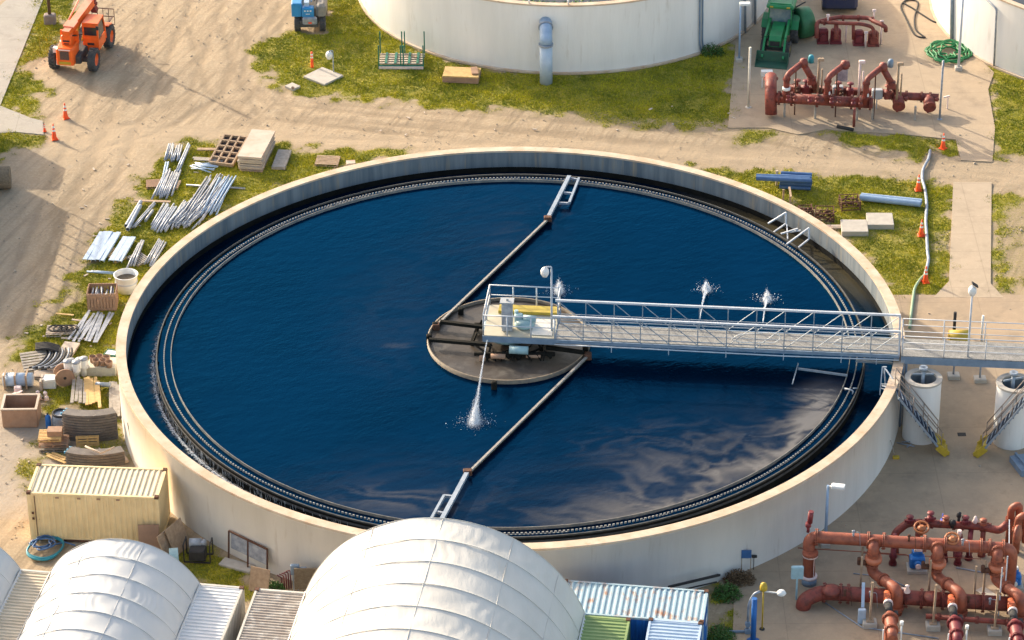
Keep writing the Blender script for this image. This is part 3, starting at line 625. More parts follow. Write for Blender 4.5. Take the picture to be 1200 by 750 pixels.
for k in range(7): b.bar((-1.3+k*.5, -1.75, 3.3), (-1.2+k*.5+random.uniform(-.3, .3), -2.0, ZW+.08), .05); b.cyl((-1.3+k*.5, -1.6, 3.1), (-1.0+k*.5, -1.9, 2.95), .07, 8)
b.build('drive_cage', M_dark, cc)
b = MB(); b.cyl((-.9, -1.85, 3.05), (-.2, -1.9, 3.05), .13); b.cyl((.8, -1.8, 3.0), (1.5, -1.85, 3.0), .09); b.bbox((-1.3, -1.8, 2.95), (.3, .3, .25)); b.build('scraper_fitting', M_ply, cc)
fw = thing('feed_well', 'round scum covered feed well with a bronze rim at the tank centre', 'feed well', (-.07, -.1, 0))
b = MB(); b.lathe([(3.9, ZW-.5), (3.99, ZW-.5), (3.99, ZW+.2), (3.9, ZW+.2), (3.9, ZW-.5)], seg=120); b.build('rim', M_bronze, fw)
b = MB(); b.lathe([(.02, ZW+.06), (2, ZW+.065), (3.91, ZW+.06)], seg=72); b.build('scum_layer', M_scum, fw)
b = MB()
def loc(P, o): return P-Vector(o)
for (a, c) in (((516, 377), (572, 384)), ((503, 398), (574, 404)), ((640, 407), (684, 413))):
    b.bar(at(*a, ZW+.42), at(*c, ZW+.42), .18, .16)
build_split(b, 'cross_beam', M_dark, fw, True)
b = MB()
for (x, y) in ((510, 383), (503, 397), (686, 412), (579, 452), (540, 366)): b.bbox(at(x, y, ZW+.15), (.28, .28, .5), .05)
build_split(b, 'rim_bracket', M_dark, fw, True)
# skimmer arms
def arm(label, thin, box1, box2, cross):
    z = ZW+.22; t = thing('skimmer_arm', label, 'skimmer arm', at(*thin[0], 0))
    b = MB(); b.bar(at(*thin[0], z), at(*thin[1], z), .11, .10); b.build('arm', mat('arm grey brown', (0.34, 0.31, 0.27), (0.24, 0.22, 0.2), .6, 4), t, world=True)
    b = MB(); b.bar(at(*thin[0], z-.14)+Vector((.03, -.1, 0)), at(*thin[1], z-.14)+Vector((.03, -.1, 0)), .05, .22); b.build('skirt', M_dark, t, world=True)
    b = MB(); b.bar(at(*box1[0], z+.06), at(*box1[1], z+.06), .20, .16); b.bar(at(*box2[0], z+.02), at(*box2[1], z+.02), .12, .14); b.build('skimmer_blade', M_steel, t, world=True)
    b = MB()
    for p, q in cross: b.bar(at(*p, z), at(*q, z), .1, .12)
    build_split(b, 'cross_tie', M_pipeg, t, True)
    b = MB(); b.bbox(at(*box1[0], z+.05), (.4, .3, .25)); b.bbox(at(*thin[0], z), (.35, .35, .3)); build_split(b, 'hinge', M_rust, t, True)
arm('thin skimmer arm running from the feed well to the far side of the tank ring', ((511, 382), (642, 257)), ((642, 256), (667, 207)), ((667, 238), (678.5, 209)), (((655, 238), (667, 238.5)), ((664, 208), (678, 211)), ((661, 226), (671, 227))))
arm('thin skimmer arm running from the feed well to the ring beside the big white tent', ((689, 417), (549, 554)), ((548, 553), (514, 616)), ((520.5, 581), (500, 618)), (((520, 581), (531, 582)), ((512, 600), (521, 602))))
# water sprays
def spray(label, src, zsrc, hit, n=26000, wide=.3, up=.5, jet=True, lean=0.0):
    """a cloud of very fine droplets: thin jet, plume over the hit point, ring of splashes"""
    A = np.array(at(*src, zsrc)); B = np.array(at(*hit, ZW)); P = []; S = []
    if jet:
        m = int(n*.22); t = rng.random(m)**.8; p = A+(B-A)*t[:, None]; p[:, 2] += .35*4*t*(1-t)*.9
        P.append(p+rng.normal(0, 1, (m, 3))*(.012+.07*t**3)[:, None]); S.append(rng.uniform(.004, .011, m))
    m = int(n*.62); z = np.abs(rng.normal(0, up*.33, m)); r = np.abs(rng.normal(0, wide*.36, m))*(.45+.6*np.exp(-z/up*2.2)); a = rng.uniform(0, 2*np.pi, m)
    back = (A-B)*.25*(z/up*.6)[:, None]*(1 if jet else 0); back[:, 2] = 0
    P.append(B+back+np.stack([r*np.cos(a), r*np.sin(a)*1.2, z+.01], -1)); S.append(rng.uniform(.004, .011, m))
    m = int(n*.18); r = np.abs(rng.normal(0, wide*.55, m)); a = rng.uniform(0, 2*np.pi, m); P.append(B+np.stack([r*np.cos(a), r*np.sin(a)*1.3, np.abs(rng.normal(0, .02, m))+.01], -1)); S.append(rng.uniform(.003, .008, m))
    m = int(n*.004); r = wide*1.2+np.abs(rng.normal(0, wide*.8, m)); a = rng.uniform(-.4, 3.6, m); P.append(B+np.stack([r*np.cos(a), r*np.sin(a), rng.uniform(0, .12, m)], -1)); S.append(rng.uniform(.01, .022, m))
    P = np.concatenate(P)-B; S = np.concatenate(S); k = len(P); V3 = P[:, None, :]+rng.normal(0, 1, (k, 3, 3))*S[:, None, None]
    me = bpy.data.meshes.new('water_spray'); me.vertices.add(k*3); me.vertices.foreach_set('co', V3.ravel()); me.loops.add(k*3); me.loops.foreach_set('vertex_index', np.arange(k*3))
    me.polygons.add(k); me.polygons.foreach_set('loop_start', np.arange(k)*3); me.polygons.foreach_set('loop_total', np.full(k, 3)); me.update(calc_edges=True); me.materials.append(M_spray)
    o = bpy.data.objects.new('water_spray', me); COL.objects.link(o); o.location = tuple(B); o['kind'] = 'thing'; tag(o, label, 'water spray')
spray('jet of white spray falling on the water in front of the platform', (571, 398), 3.8, (556, 496), 34000, .42, .9, True)
spray('white water plume rising behind the middle of the footbridge', (820, 375), 4.0, (828, 340), 30000, .30, .95)
spray('white water plume behind the footbridge nearer the tank wall', (894, 378), 4.0, (899, 352), 28000, .30, .95)
spray('small white spray beside the lamp post of the platform', (651, 352), 3.9, (655, 343), 18000, .38, .8, False)
# catwalk beyond the tank
cw = thing('catwalk', 'grey railed catwalk from the tank rim to the edge of the picture', 'catwalk', BP, BA); CX0, CX1 = 19.68, 31.5
b = MB(); b.box(((CX0+CX1)/2, WD/2-.05, ZB+.08), (CX1-CX0, WD+.1, .05)); b.build('deck', M_grate, cw)
b = MB()
for y in (-.1, WD): b.bar((CX0, y, ZB-.12), (CX1, y, ZB-.12), .09, .36)
for i in range(9): x = CX0+.1+i*1.4; b.bar((x, -.1, ZB-.12), (x, WD, ZB-.12), .08, .2)
b.build('girder', M_slate, cw)
for y in (-.1, WD):
    b = MB(); rail(b, [(CX0+.05, y, ZB+.1), (CX1, y, ZB+.1)], 1.1, .028, (.4, .75), 1.9); b.build('handrail', M_whiterail, cw)
b = MB(); b.box((CX0+8.1, .9, ZB+.35), (4.2, .5, .06)); b.build('cable_tray', M_slate, cw)
b = MB()
for (x, y) in ((CX0+.1, -.05), (CX0+.1, WD-.1)): b.bar((x, y, 0), (x, y, ZB-.1), .2, .2)
build_split(b, 'column', M_pipeg, cw)
for (px, py) in ((1117, 443), (1148, 447)):
    p = at(px, py); t = thing('pipe_support', 'short post on a square concrete footing behind the catwalk, %s the yellow drum' % ('under' if px < 1120 else 'further right than'), 'pipe support', p)
    b = MB(); b.bbox((0, 0, .12), (.6, .5, .24), .03); b.build('footing', M_slab, t); b = MB(); b.cyl((0, 0, .24), (0, 0, 1.0), .05); b.bar((-.35, 0, 1.0), (.35, 0, 1.0), .1); b.build('post', M_pipeg, t)
# stand pipes
for i, (px, py, lab) in enumerate(((1078, 511, 'open topped white concrete cylinder next to the tank wall, with a stair in front'), (1184, 517, 'open topped white concrete cylinder at the right edge of the picture below the catwalk'))):
    p = at(px, py); t = thing('standpipe_chamber', lab, 'concrete chamber', p)
    if i == 0:
        b = MB(); b.lathe([(.86, 0), (.86, 3.2)], seg=48); b.build('wall', M_conc, t); mw = None
        b = MB(); b.lathe([(.86, 3.2), (.89, 3.2), (.89, 3.3), (.62, 3.3), (.62, 3.2)], seg=48, smooth=False); b.build('rim', M_slab, t)
        b = MB(); b.lathe([(.62, 3.2), (.62, 1.6), (.01, 1.6)], seg=36); b.build('inner_wall', M_conc2, t)
        b = MB(); b.cyl((0, .2, 1.6), (0, .2, 3.75), .09); b.bar((-.5, .2, 3.36), (.5, .2, 3.36), .08); b.cyl((0, .2, 3.6), (0, .2, 3.75), .2, 12); b.build('gate_spindle', M_steel, t)
        ch0 = t
    else:
        bpy.data.objects.remove(t); t = dup(ch0, p, .3, lab)
def stair(label, top, bot, zt, mir=1):
    A = at(*top, zt); B = at(*bot, .12); t = thing('steel_stair', label, 'stair', (B.x, B.y, 0)); d = (B-A); hd = Vector((d.x, d.y, 0)).normalized(); sd_ = Vector((-hd.y, hd.x, 0))*mir; wv = sd_*.5
    B2 = A.lerp(B, .86)
    for s in (-1, 1):
        b = MB(); b.bar(A+wv*s, B2+wv*s, .05, .10); b.build('stringer', M_steel, t, world=True)
        b = MB(); up = Vector((0, 0, 1)); P = A+wv*s; Q = A.lerp(B, .93)+wv*s
        for h in (1.05, .55): b.tube([P+up*h, Q+up*h], .025, 6)
        for k in range(4): q = P.lerp(Q, k/3); b.tube([q, q+up*1.05], .022, 6)
        b.build('handrail', mat('brown grey rail', (0.30, 0.24, 0.20), None, .5, 3), t, world=True)
    n = 10; ang = math.atan2(hd.y, hd.x)
    for k in range(n):
        q = A.lerp(B, (k+.5)/n*.93); b = MB(); b.box(q, (.23, .92, .04), ang); tr = b.build('tread', mat('dark tread', (0.04, 0.055, 0.085), None, .7, 4), t, world=True)
        b = MB(); b.box(q+hd*.115+Vector((0, 0, .012)), (.035, .93, .09), ang); b.box(q-hd*.12+Vector((0, 0, .1)), (.02, .92, .12), ang); b.build('nosing', M_steel, t, world=True)
    b = MB()
    for s in (-1, 1): b.bar(B2+wv*s, B+wv*s+hd*.15, .12, .34); b.bar(B+wv*s+hd*.1, B+wv*s+hd*.1+Vector((0, 0, .55)), .05)
    b.bar(B+wv+hd*.1, B-wv+hd*.1, .3, .12); b.bar(B2+wv+Vector((0, 0, .1)), B2-wv+Vector((0, 0, .1)), .26, .06); b.build('yellow_foot', M_yellow, t, world=True)
stair('steep steel stair with yellow foot in front of the concrete cylinder by the tank', (1051, 460), (1104, 526), 3.4)
stair('steep steel stair with yellow foot in front of the concrete cylinder at the picture edge', (1206, 463), (1149, 528), 3.6)
# bits below catwalk
b = MB(); p = at(1123, 408); b.cyl(p+Vector((-.5, 0, .55)), p+Vector((.5, 0, .55)), .45, 20); b.box(p+Vector((-.3, 0, .1)), (.1, .7, .2)); b.box(p+Vector((.3, 0, .1)), (.1, .7, .2))
single(b, 'drum', M_yellow, 'yellow steel drum lying on cradles behind the catwalk rail', 'drum')
b = MB(); p = at(1118, 388); b.cyl(p, p+Vector((0, 0, 1.1)), .08); single(b, 'bollard', M_black, 'black bollard standing behind the catwalk above the yellow drum', 'bollard')
b = MB(); p = at(1150, 400); b.cyl(p, p+Vector((0, 0, 1.5)), .06); single(b, 'marker_post', M_white, 'white marker post behind the catwalk', 'post')
b = MB(); b.tube([at(1043.5, 516, 1.0), at(1049, 535, .1)], .02, 5); br_t = thing('broom', 'broom with a yellow head leaning by the foot of the tank wall', 'broom', at(1050, 536)); b.build('handle', M_woodg, br_t, world=True)
b = MB(); b.bbox(at(1050, 536, .08), (.32, .2, .16), .03); b.build('brush_head', M_yellow, br_t, world=True)
b = MB(); p = at(1061, 521, .05)
for k in range(4): b.tube([p+Vector((random.uniform(-.4, .1), random.uniform(-.3, .3), 0)), p+Vector((random.uniform(0, .5), random.uniform(-.3, .3), .08))], .03, 6)
single(b, 'pipe_scrap', M_pipeg, 'few short dark pipe lengths lying at the foot of the concrete cylinder', 'scrap')
b = MB(); b.box(at(1127, 509, .036), (.4, .3, .014)); single(b, 'drain_grate', M_black, 'small dark drain grate in the tan concrete between the two stairs', 'drain')
b = MB(); p = at(1063, 508, 0); b.tube(bend([p+Vector((-.2, .1, .05)), p+Vector((-.25, 0, .5)), p+Vector((.5, -.1, .3)), p+Vector((.6, 0, .05))], .3), .05, 8); single(b, 'yellow_hose', M_mustard, 'mustard hose hanging at the base of the concrete cylinder by the tank', 'hose')
b = MB(); p = at(1054, 500)
for dx in (0, .18): b.tube([p+Vector((dx, dx, 0)), p+Vector((dx, dx, 3.4))], .06, 8)
single(b, 'riser_pipe', M_slate, 'pair of dark riser pipes between the tank wall and the concrete cylinder', 'pipe')
# ================================================================ OTHER TANKS
def far_tank(c, R, Hh, label, a0=None):
    t = thing('settling_tank', label, 'water tank', (c[0], c[1], 0))
    b = MB(); b.lathe([(R, -.1), (R, Hh-.1)], seg=200); b.build('outer_wall', M_conc, t)
    b = MB(); b.lathe([(R, Hh-.1), (R+.03, Hh-.1), (R+.03, Hh), (R-.34, Hh), (R-.34, Hh-.1)], seg=200, smooth=False); b.build('rim', M_rim, t)
    b = MB(); b.lathe([(R-.34, Hh-.1), (R-.34, .5)], seg=200); b.build('inner_wall', M_conc2, t)
    b = MB(); b.lathe([(R+.0, .0), (R+.14, .0), (R+.14, .12), (R, .14)], seg=200, smooth=False); b.build('footing_ring', M_rim, t)
    b = MB(); b.lathe([(.01, Hh-1.1), (R-.33, Hh-1.1)], seg=96); struct(b.build('tank_water', M_soilc)).location = (c[0], c[1], 0)
    return t
T2, T3 = (3.62, 47.78), (38.5, 43.2); HT = 4.4
t2 = far_tank(T2, 12.8, HT, 'white walled round tank beyond the dirt road, cut by the top edge')
t3 = far_tank(T3, 12.8, HT, 'white walled round tank at the right top corner of the picture')
def on_wall(c, R, px, z, out=.08):
    """point on a tank's outer wall seen at pixel column px and height z"""
    best = None
    for k in range(720):
        a = math.pi+math.pi*k/720; P = (c[0]+(R+out)*math.cos(a), c[1]+(R+out)*math.sin(a)); x, y = px_of(P[0], P[1], z)
        if best is None or abs(x-px) < best[0]: best = (abs(x-px), P, a)
    return Vector((*best[1], z))
b = MB()
for px in (820, 823.5): b.tube(bend([on_wall(T2, 12.8, px+2, 0), on_wall(T2, 12.8, px, .7), on_wall(T2, 12.8, px, 3.7), on_wall(T2, 12.8, px+6, 4.15), on_wall(T2, 12.8, px+16, 4.3)], .2), .05, 6)
build_split(b, 'conduit', M_slate, t2, True)
b = MB()
for px in (873, 885): b.tube([on_wall(T2, 12.8, px, 0, .12), on_wall(T2, 12.8, px, 4.6, .12)], .08, 8); 
build_split(b, 'down_pipe', M_steel, t2, True)
b = MB()
for px in (620, 666): q = on_wall(T2, 12.8, px, HT, -.1); b.cyl(q, q+Vector((0, 0, .35)), .05)
build_split(b, 'rim_stub', M_white, t2, True)
b = MB()
for k in range(16):
    a = -math.pi/2+random.uniform(-.35, .25); r = 12.2-random.uniform(0, 1.2); p = Vector((T2[0]+r*math.cos(a), T2[1]+r*math.sin(a), HT-1.1)); 
    for j in range(40):
        d = Vector((random.gauss(0, .35), random.gauss(0, .25), random.uniform(.0, .6))); e = Vector((random.gauss(0, .1), random.gauss(0, .1), random.gauss(0, .1))); b.add([p+d, p+d+e, p+d+e.cross(Vector((0, 0, 1)))+Vector((0, 0, .05))], [(0, 1, 2)])
b = stuff(b.build('weed_growth', M_leaf), 'green weeds growing inside the upper round tank', 'weeds')
b = MB(); b.tube(bend([on_wall(T3, 12.8, 1138, 4.4), on_wall(T3, 12.8, 1168, 3.7), on_wall(T3, 12.8, 1165, .1)], .2), .06, 6)
b.build('conduit', M_pipeg, t3, world=True)
b = MB(); b.tube([on_wall(T3, 12.8, 1115, 0, .1), on_wall(T3, 12.8, 1115.5, 4.2, .1)], .1, 8); b.build('down_pipe', M_steel, t3, world=True)
# vent pipe beside the upper tank
p = at(640, 97); t = thing('vent_pipe', 'thick pale blue upright pipe with mitred elbow entering the white tank wall', 'pipe', p)
b = MB(); b.cyl((0, 0, 0), (0, 0, 2.5), .37, 24); b.build('lower_pipe', M_palep, t)
b = MB(); b.tube([(0, 0, 2.5), (0, .05, 2.75), (0, .55, 3.15), (0, 1.3, 3.3)], .37, 24); b.build('elbow', M_pblue, t)
b = MB(); b.lathe([(.37, 2.4), (.43, 2.4), (.43, 2.5), (.37, 2.5)], seg=24, smooth=False); b.lathe([(.37, -.05), (.43, -.05), (.43, .05), (.37, .05)], (0, .75, 3.2), 24, smooth=False, axis=(0, 1, .25)); b.build('flange', M_pipeg, t)
# ================================================================ LAMPS AND POLES
def lamp(px, py, h, label, kind='box', z0=0, r=.05, arm=(.5, 0), m=None, base=True, rz=0):
    p = at(px, py, z0); t = thing('street_lamp', label, 'street lamp', p, rz); m = m or M_whiterail
    b = MB(); b.tube([(0, 0, 0), (0, 0, h)], [r*1.15, r*.85], 10); b.build('pole', m, t)
    if base: b = MB(); b.bbox((0, 0, .12), (.42, .42, .24), .03); b.build('base', M_slab, t)
    if kind == 'box':
        b = MB(); b.bar((0, 0, h-.05), (arm[0]*.5, arm[1]*.5, h), .05); b.bbox((arm[0], arm[1], h+.02), (.62, .34, .13), .03, math.atan2(arm[1], arm[0])); b.build('lamp_head', M_white, t)
    elif kind == 'globe':
        b = MB(); b.tube(bend([(0, 0, h-.02), (0, 0, h+.12), (arm[0], arm[1], h+.1), (arm[0], arm[1], h)], .1), .035, 8); b.build('arm', m, t)
        b = MB(); b.lathe([(0, .0), (.12, .0), (.2, -.12), (.2, -.3), (.12, -.46), (0, -.5)], (arm[0], arm[1], h+.05), 16); b.build('lamp_head', M_white, t)
    return t
lamp(646.5, 388, 3.45, 'white lamp post with drooping round head on the centre platform', 'globe', PZ, .05, (-.32, 0), base=False)
lamp(967, 640, 3.3, 'pale blue lamp post with flat white head between the main tank and red pipes', 'box', 0, .07, (.45, -.1), m=M_pblue)
lamp(866, 72, 3.7, 'slim pale lamp post between the white tank and the green tractor', 'box', 0, .055, (.25, 0), m=M_pblue)
lamp(1123, 82, 5.5, 'tall white lamp post beside the coiled green hose', 'box', 0, .07, (.5, 0))
t = lamp(1134, 418, 3.8, 'white lamp post with black cap standing on the catwalk', 'globe', ZB+.1, .05, (0, -.02), base=False)
b = MB(); b.box((.1, 0, 3.95), (.35, .25, .05), M=Matrix.Rotation(.6, 3, 'Y')); b.build('solar_panel', M_black, t)
lamp(391, 86, 1.35, 'short lamp post with white hooded head on the grass by the square slab', 'globe', 0, .035, (-.22, 0), m=M_pipeg, base=False)
b = MB(); p = at(59, 27); t = thing('utility_pole', 'brown pole in a concrete foot on the grass beside the orange telehandler', 'pole', p)
b.bbox((0, 0, .3), (.7, .5, .6), .06); b.build('foot', mat('mauve concrete', (0.27, 0.22, 0.2), None, .9, 4), t); b = MB(); b.cyl((0, 0, .6), (0, 0, 7.6), .1, 10); b.build('pole', M_bark, t)
def post(px, py, h, r, m, name, label, cat='post'):
    p = at(px, py); b = MB(); b.cyl(p, p+Vector((0, 0, h)), r, 10); b.lathe([(0, 0), (r*2.6, 0), (r*2.6, .04), (r, .05)], p, 10); return single(b, name, m, label, cat)
post(877, 126, 3.8, .07, mat('cream post', (0.62, 0.58, 0.5), None, .6, 3), 'steel_post', 'cream steel post beside the shaded grass, left of the red pipework')
post(1101, 140, 3.7, .06, M_pipel, 'steel_post', 'tall thin steel post at the right end of the upper red pipework')
# yellow lamp group by the blue container
t = thing('flood_lamp', 'yellow pole with yellow beacon and a white side lamp near the blue container', 'lamp', at(893, 738))
b = MB(); b.cyl((0, 0, 0), (0, 0, 2.1), .035, 8); b.build('pole', M_yellow, t)
b = MB(); b.lathe([(0, .32), (.12, .26), (.17, .1), (.17, -.05), (.1, -.12), (0, -.12)], (0, 0, 2.2), 14); b.build('beacon', M_yellow, t)
b = MB(); b.bar((0, 0, 2.05), (.6, -.05, 2.0), .05); b.build('arm', M_white, t); b = MB(); b.lathe([(0, .14), (.16, .1), (.22, 0), (.14, -.1), (0, -.13)], (.78, -.05, 1.98), 14); b.build('lamp_head', M_white, t)
b = MB(); b.lathe([(0, 0), (.12, 0), (.12, .06), (0, .08)], (0, 0, 0), 12); b.build('foot', M_black, t)
t = thing('gooseneck_pipe', 'grey gooseneck pipe next to the yellow pole lamp', 'pipe', at(876, 742))
b = MB(); b.tube(bend([(0, 0, 0), (0, 0, 1.6), (.25, .1, 2.05), (.5, .1, 2.15)], .25), .06, 8); b.build('pipe', M_pipeg, t)
b = MB(); b.cyl((0, -.12, .12), (0, .12, .12), .14, 12); b.cyl((0, -.1, .5), (0, .1, .5), .12, 12); b.bar((-.9, 0, .1), (0, 0, .1), .08); b.build('valve', M_slate, t)
post(882.5, 752, 2.3, .12, M_cblue, 'steel_post', 'wide blue post between the gooseneck pipe and the yellow pole', 'post')
b = MB(); p = at(933, 703); b.bar(p, p+Vector((0, 0, 1.2)), .08); b.bbox(p+Vector((0, 0, 1.5)), (.55, .2, .62), .04); single(b, 'control_panel', mat('pale teal box', (0.33, 0.50, 0.56), None, .5, 3), 'pale blue control box on a short post left of the big red pipe elbow', 'control box')
# sign and stub on tank wall front
t = thing('wall_sign', 'small blue sign board on two legs against the tank wall', 'sign', at(874, 672))
b = MB(); b.box((0, 0, 1.05), (.45, .04, .42)); b.build('board', M_signb, t); b = MB(); b.bar((-.2, .02, 0), (-.2, .02, .9), .03); b.bar((.2, .02, 0), (.2, .02, .9), .03); build_split(b, 'leg', M_wood, t)
b = MB(); p = at(883, 668); b.bar(p, p+Vector((0, 0, .7)), .03); b.bbox(p+Vector((.02, 0, .75)), (.24, .1, .12), .02); single(b, 'sample_tap', M_black, 'small dark stub with a cap beside the blue sign at the tank wall', 'tap')
t = thing('ramp_rail', 'dark steel handrail between the tank wall and the rusty pale blue container', 'handrail', at(815, 703))
b = MB(); b.bar(at(783, 688, 1), at(842, 674, 1), .1, .09); b.bar(at(842, 674, 1), at(843, 674, .3), .1); b.bar(at(786, 694, .7), at(840, 682, .7), .05); b.bar(at(815, 681, 1), at(815, 681, 0), .08); b.bar(at(842, 674, 1), at(842, 674, 0), .08)
b.build('rail', M_black, t, world=True)
bush(852, 700, .7, .55, .7, M_leaf, 'low green bush between the blue container and the tank', 1300)
bush(866, 682, .8, .5, .6, M_leafd, 'dry brown bush at the foot of the tank wall', 1300)
bush(845, 750, .7, 1.0, .45, M_leaf, 'green shrub beside the blue side of the rusty roofed container', 1300)
bush(835, 64, .75, .5, .7, M_leaf, 'green bush at the foot of the upper white tank by the pipes', 900)
# ================================================================ TENTS AND CONTAINERS
def corr(n, amp, L):
    """zig-zag corrugation outline along length L"""
    out = []; s = L/n
    for i in range(n):
        x = i*s; out += [(x, 0), (x+s*.3, 0), (x+s*.45, -amp), (x+s*.85, -amp)]
    out.append((L, 0)); return out
def container(label, p, yaw, L=6.06, Wd=2.44, mroof=None, mwall=None, nr=22, nw=22, group=None, Hc=2.59, doors=None, mtrim=None):
    t = thing('shipping_container', label, 'container', p, yaw, group); mtrim = mtrim or mwall
    b = MB(); c = corr(nr, .045, L-.24)
    for i in range(len(c)-1):
        (x0, z0), (x1, z1) = c[i], c[i+1]; b.add([(x0+.12, .06, Hc-.02+z0), (x1+.12, .06, Hc-.02+z1), (x1+.12, Wd-.06, Hc-.02+z1), (x0+.12, Wd-.06, Hc-.02+z0)], [(0, 1, 2, 3)])
    b.build('roof', mroof, t)
    b = MB(); c = corr(nw, .04, L-.24)
    for y, sgn in ((.02, 1), (Wd-.02, -1)):
        for i in range(len(c)-1):
            (x0, d0), (x1, d1) = c[i], c[i+1]; b.add([(x0+.12, y-d0*sgn, .15), (x1+.12, y-d1*sgn, .15), (x1+.12, y-d1*sgn, Hc-.08), (x0+.12, y-d0*sgn, Hc-.08)], [(0, 1, 2, 3)])
    c = corr(9, .04, Wd-.24)
    for x, sgn in ((.02, 1), (L-.02, -1)):
        for i in range(len(c)-1):
            (y0, d0), (y1, d1) = c[i], c[i+1]; b.add([(x-d0*sgn, y0+.12, .15), (x-d1*sgn, y1+.12, .15), (x-d1*sgn, y1+.12, Hc-.08), (x-d0*sgn, y0+.12, Hc-.08)], [(0, 1, 2, 3)])
    b.build('wall', mwall, t)
    b = MB()
    for x in (.07, L-.07):
        for y in (.07, Wd-.07): b.box((x, y, Hc/2), (.14, .14, Hc-.1))
        b.box((x, Wd/2, Hc-.055), (.12, Wd-.28, .11)); b.box((x, Wd/2, .1), (.12, Wd-.28, .16))
    for y in (.06, Wd-.06): b.box((L/2, y, Hc-.055), (L-.28, .10, .1)); b.box((L/2, y, .1), (L-.28, .10, .16))
    b.build('frame', mtrim, t)
    for x in (.09, L-.09):
        for y in (.09, Wd-.09): b = MB(); b.box((x, y, Hc-.03), (.19, .19, .13)); b.build('corner_casting', M_rust, t)
    return t
LC = (-22.058, -12.821)
cc_ = container('cream shipping container with pale ribbed roof beside the round tank wall', (*LC, 0), -.0863, mroof=M_creamr, mwall=M_cream, nr=23, nw=23)
b = MB(); b.box((.35, -.01, 1.35), (.03, .03, 2.2)); b.box((.22, -.012, 1.2), (.10, .02, .12)); b.box((.22, -.012, 1.5), (.10, .02, .12)); b.build('locking_bar', M_rust, cc_)
b = MB()
for x in (1.4, 2.4, 3.3, 4.2): b.box((x, -.012, 2.38), (.16, .03, .07))
b.build('vent', M_ply, cc_)
def tent(name, label, PL, PR, rise, length, nrib, sp, seed, mt, base=2.6, seams=()):
    PL, PR = Vector(PL), Vector(PR); Wd = (PR-PL).length; ax = (PR-PL).normalized(); ay = Vector((ax.y, -ax.x, 0)); t = thing(name, label, 'tent', (PL.x, PL.y, 0))
    R = (Wd*Wd/4+rise*rise)/(2*rise); h0 = math.asin(min(1, Wd/2/R)); cz = base+rise-R; mid = (PL+PR)/2; NA = 130; NS = 16
    vs = []; rows = 0; rs = random.Random(seed)
    for i in range(nrib*NS+1):
        d = i*sp/NS; f = (i % NS)/NS; sag = .075*(4*f*(1-f))**.5
        for k in range(NA+1):
            a = -h0+2*h0*k/NA; wr = .011*math.sin(k*.95+math.sin(i*.3+seed)*1.8+math.sin(k*.17+i//NS)*4)*(.3+4*f*(1-f))*(.5+.5*math.sin(k*.05+i//NS*2.1+seed)) + .018*math.sin(k*.2+i*.09+seed)*math.sin(i*.21+k*.03); r = R-sag*(.75+.25*math.cos(a*2))+wr
            vs.append((mid.x+ax.x*r*math.sin(a)+ay.x*d, mid.y+ax.y*r*math.sin(a)+ay.y*d, cz+r*math.cos(a)))
        rows += 1
    fs = []; m = NA+1
    for i in range(rows-1):
        for k in range(NA): fs.append((i*m+k, i*m+k+1, (i+1)*m+k+1, (i+1)*m+k))
    b = MB(); b.add(vs, fs, True); b.build('cover', mt, t, world=True)
    b = MB()   # end wall at the far end
    ring_ = [(mid.x+ax.x*(R-.03)*math.sin(-h0+2*h0*k/NA), mid.y+ax.y*(R-.03)*math.sin(-h0+2*h0*k/NA), cz+(R-.03)*math.cos(-h0+2*h0*k/NA)) for k in range(NA+1)]
    b.add(ring_, [tuple(range(NA+1))]); b.build('end_panel', M_tent2, t, world=True)
    for j in range(nrib+1):
        b = MB(); P = []
        for k in range(NA+1): a = -h0+2*h0*k/NA; r = R+.012; P.append((mid.x+ax.x*r*math.sin(a)+ay.x*j*sp, mid.y+ax.y*r*math.sin(a)+ay.y*j*sp, cz+r*math.cos(a)))
        b.tube(P, .014, 6); b.build('rib', mt, t, world=True)
    for s in seams:   # lengthwise welded seams
        b = MB(); a = -h0+2*h0*s; P = []
        for i in range(nrib*NS+1):
            f = (i % NS)/NS; r = R-.075*(4*f*(1-f))**.5*(.75+.25*math.cos(a*2))+.006; P.append((mid.x+ax.x*r*math.sin(a)+ay.x*i*sp/NS, mid.y+ax.y*r*math.sin(a)+ay.y*i*sp/NS, cz+r*math.cos(a)))
        b.tube(P, .016, 4); b.build('seam', mt, t, world=True)
    b = MB()
    for P, s in ((PL, -1), (PR, 1)):
        q = P+ay*(nrib*sp); b.add([(P.x, P.y, base+.02), (q.x, q.y, base+.02), (q.x+ax.x*s*.28, q.y+ax.y*s*.28, base-.25), (P.x+ax.x*s*.28, P.y+ax.y*s*.28, base-.25)], [(0, 1, 2, 3)])
    build_split(b, 'skirt', M_tent2, t, True)
    return t, ax, ay
tl, ax1, ay1 = tent('storage_tent', 'large white arched fabric tent at the bottom edge, in front of the round tank', at(359, 692, 2.6), at(685, 718, 2.6), 4.3, 12, 7, 1.62, 3, M_tent, seams=(.12, .3, .5, .7, .86))
tm, ax2, ay2 = tent('storage_tent', 'medium white arched fabric tent in front of the cream container', at(60, 669, 2.6), at(234, 684, 2.6), 2.0, 10, 7, 1.35, 11, M_tent2, seams=(.3, .62))
tent('storage_tent', 'corner of a white fabric tent at the left bottom edge of the picture', Vector(at(24, 667, 2.6))-ax2*6.7, at(24, 667, 2.6), 2.0, 10, 7, 1.35, 19, M_tent2)
def cont_far(label, pxr, w, ax, ay, **k):
    """container seen from above whose far right roof corner is at a pixel, running towards the camera"""
    P = Vector(at(*pxr, 2.59)); yaw = math.atan2(ay.y, ay.x)      # local x runs towards the camera, local y to screen right
    O = P-ax*w; return container(label, (O.x, O.y, 0), yaw, Wd=w, **k)
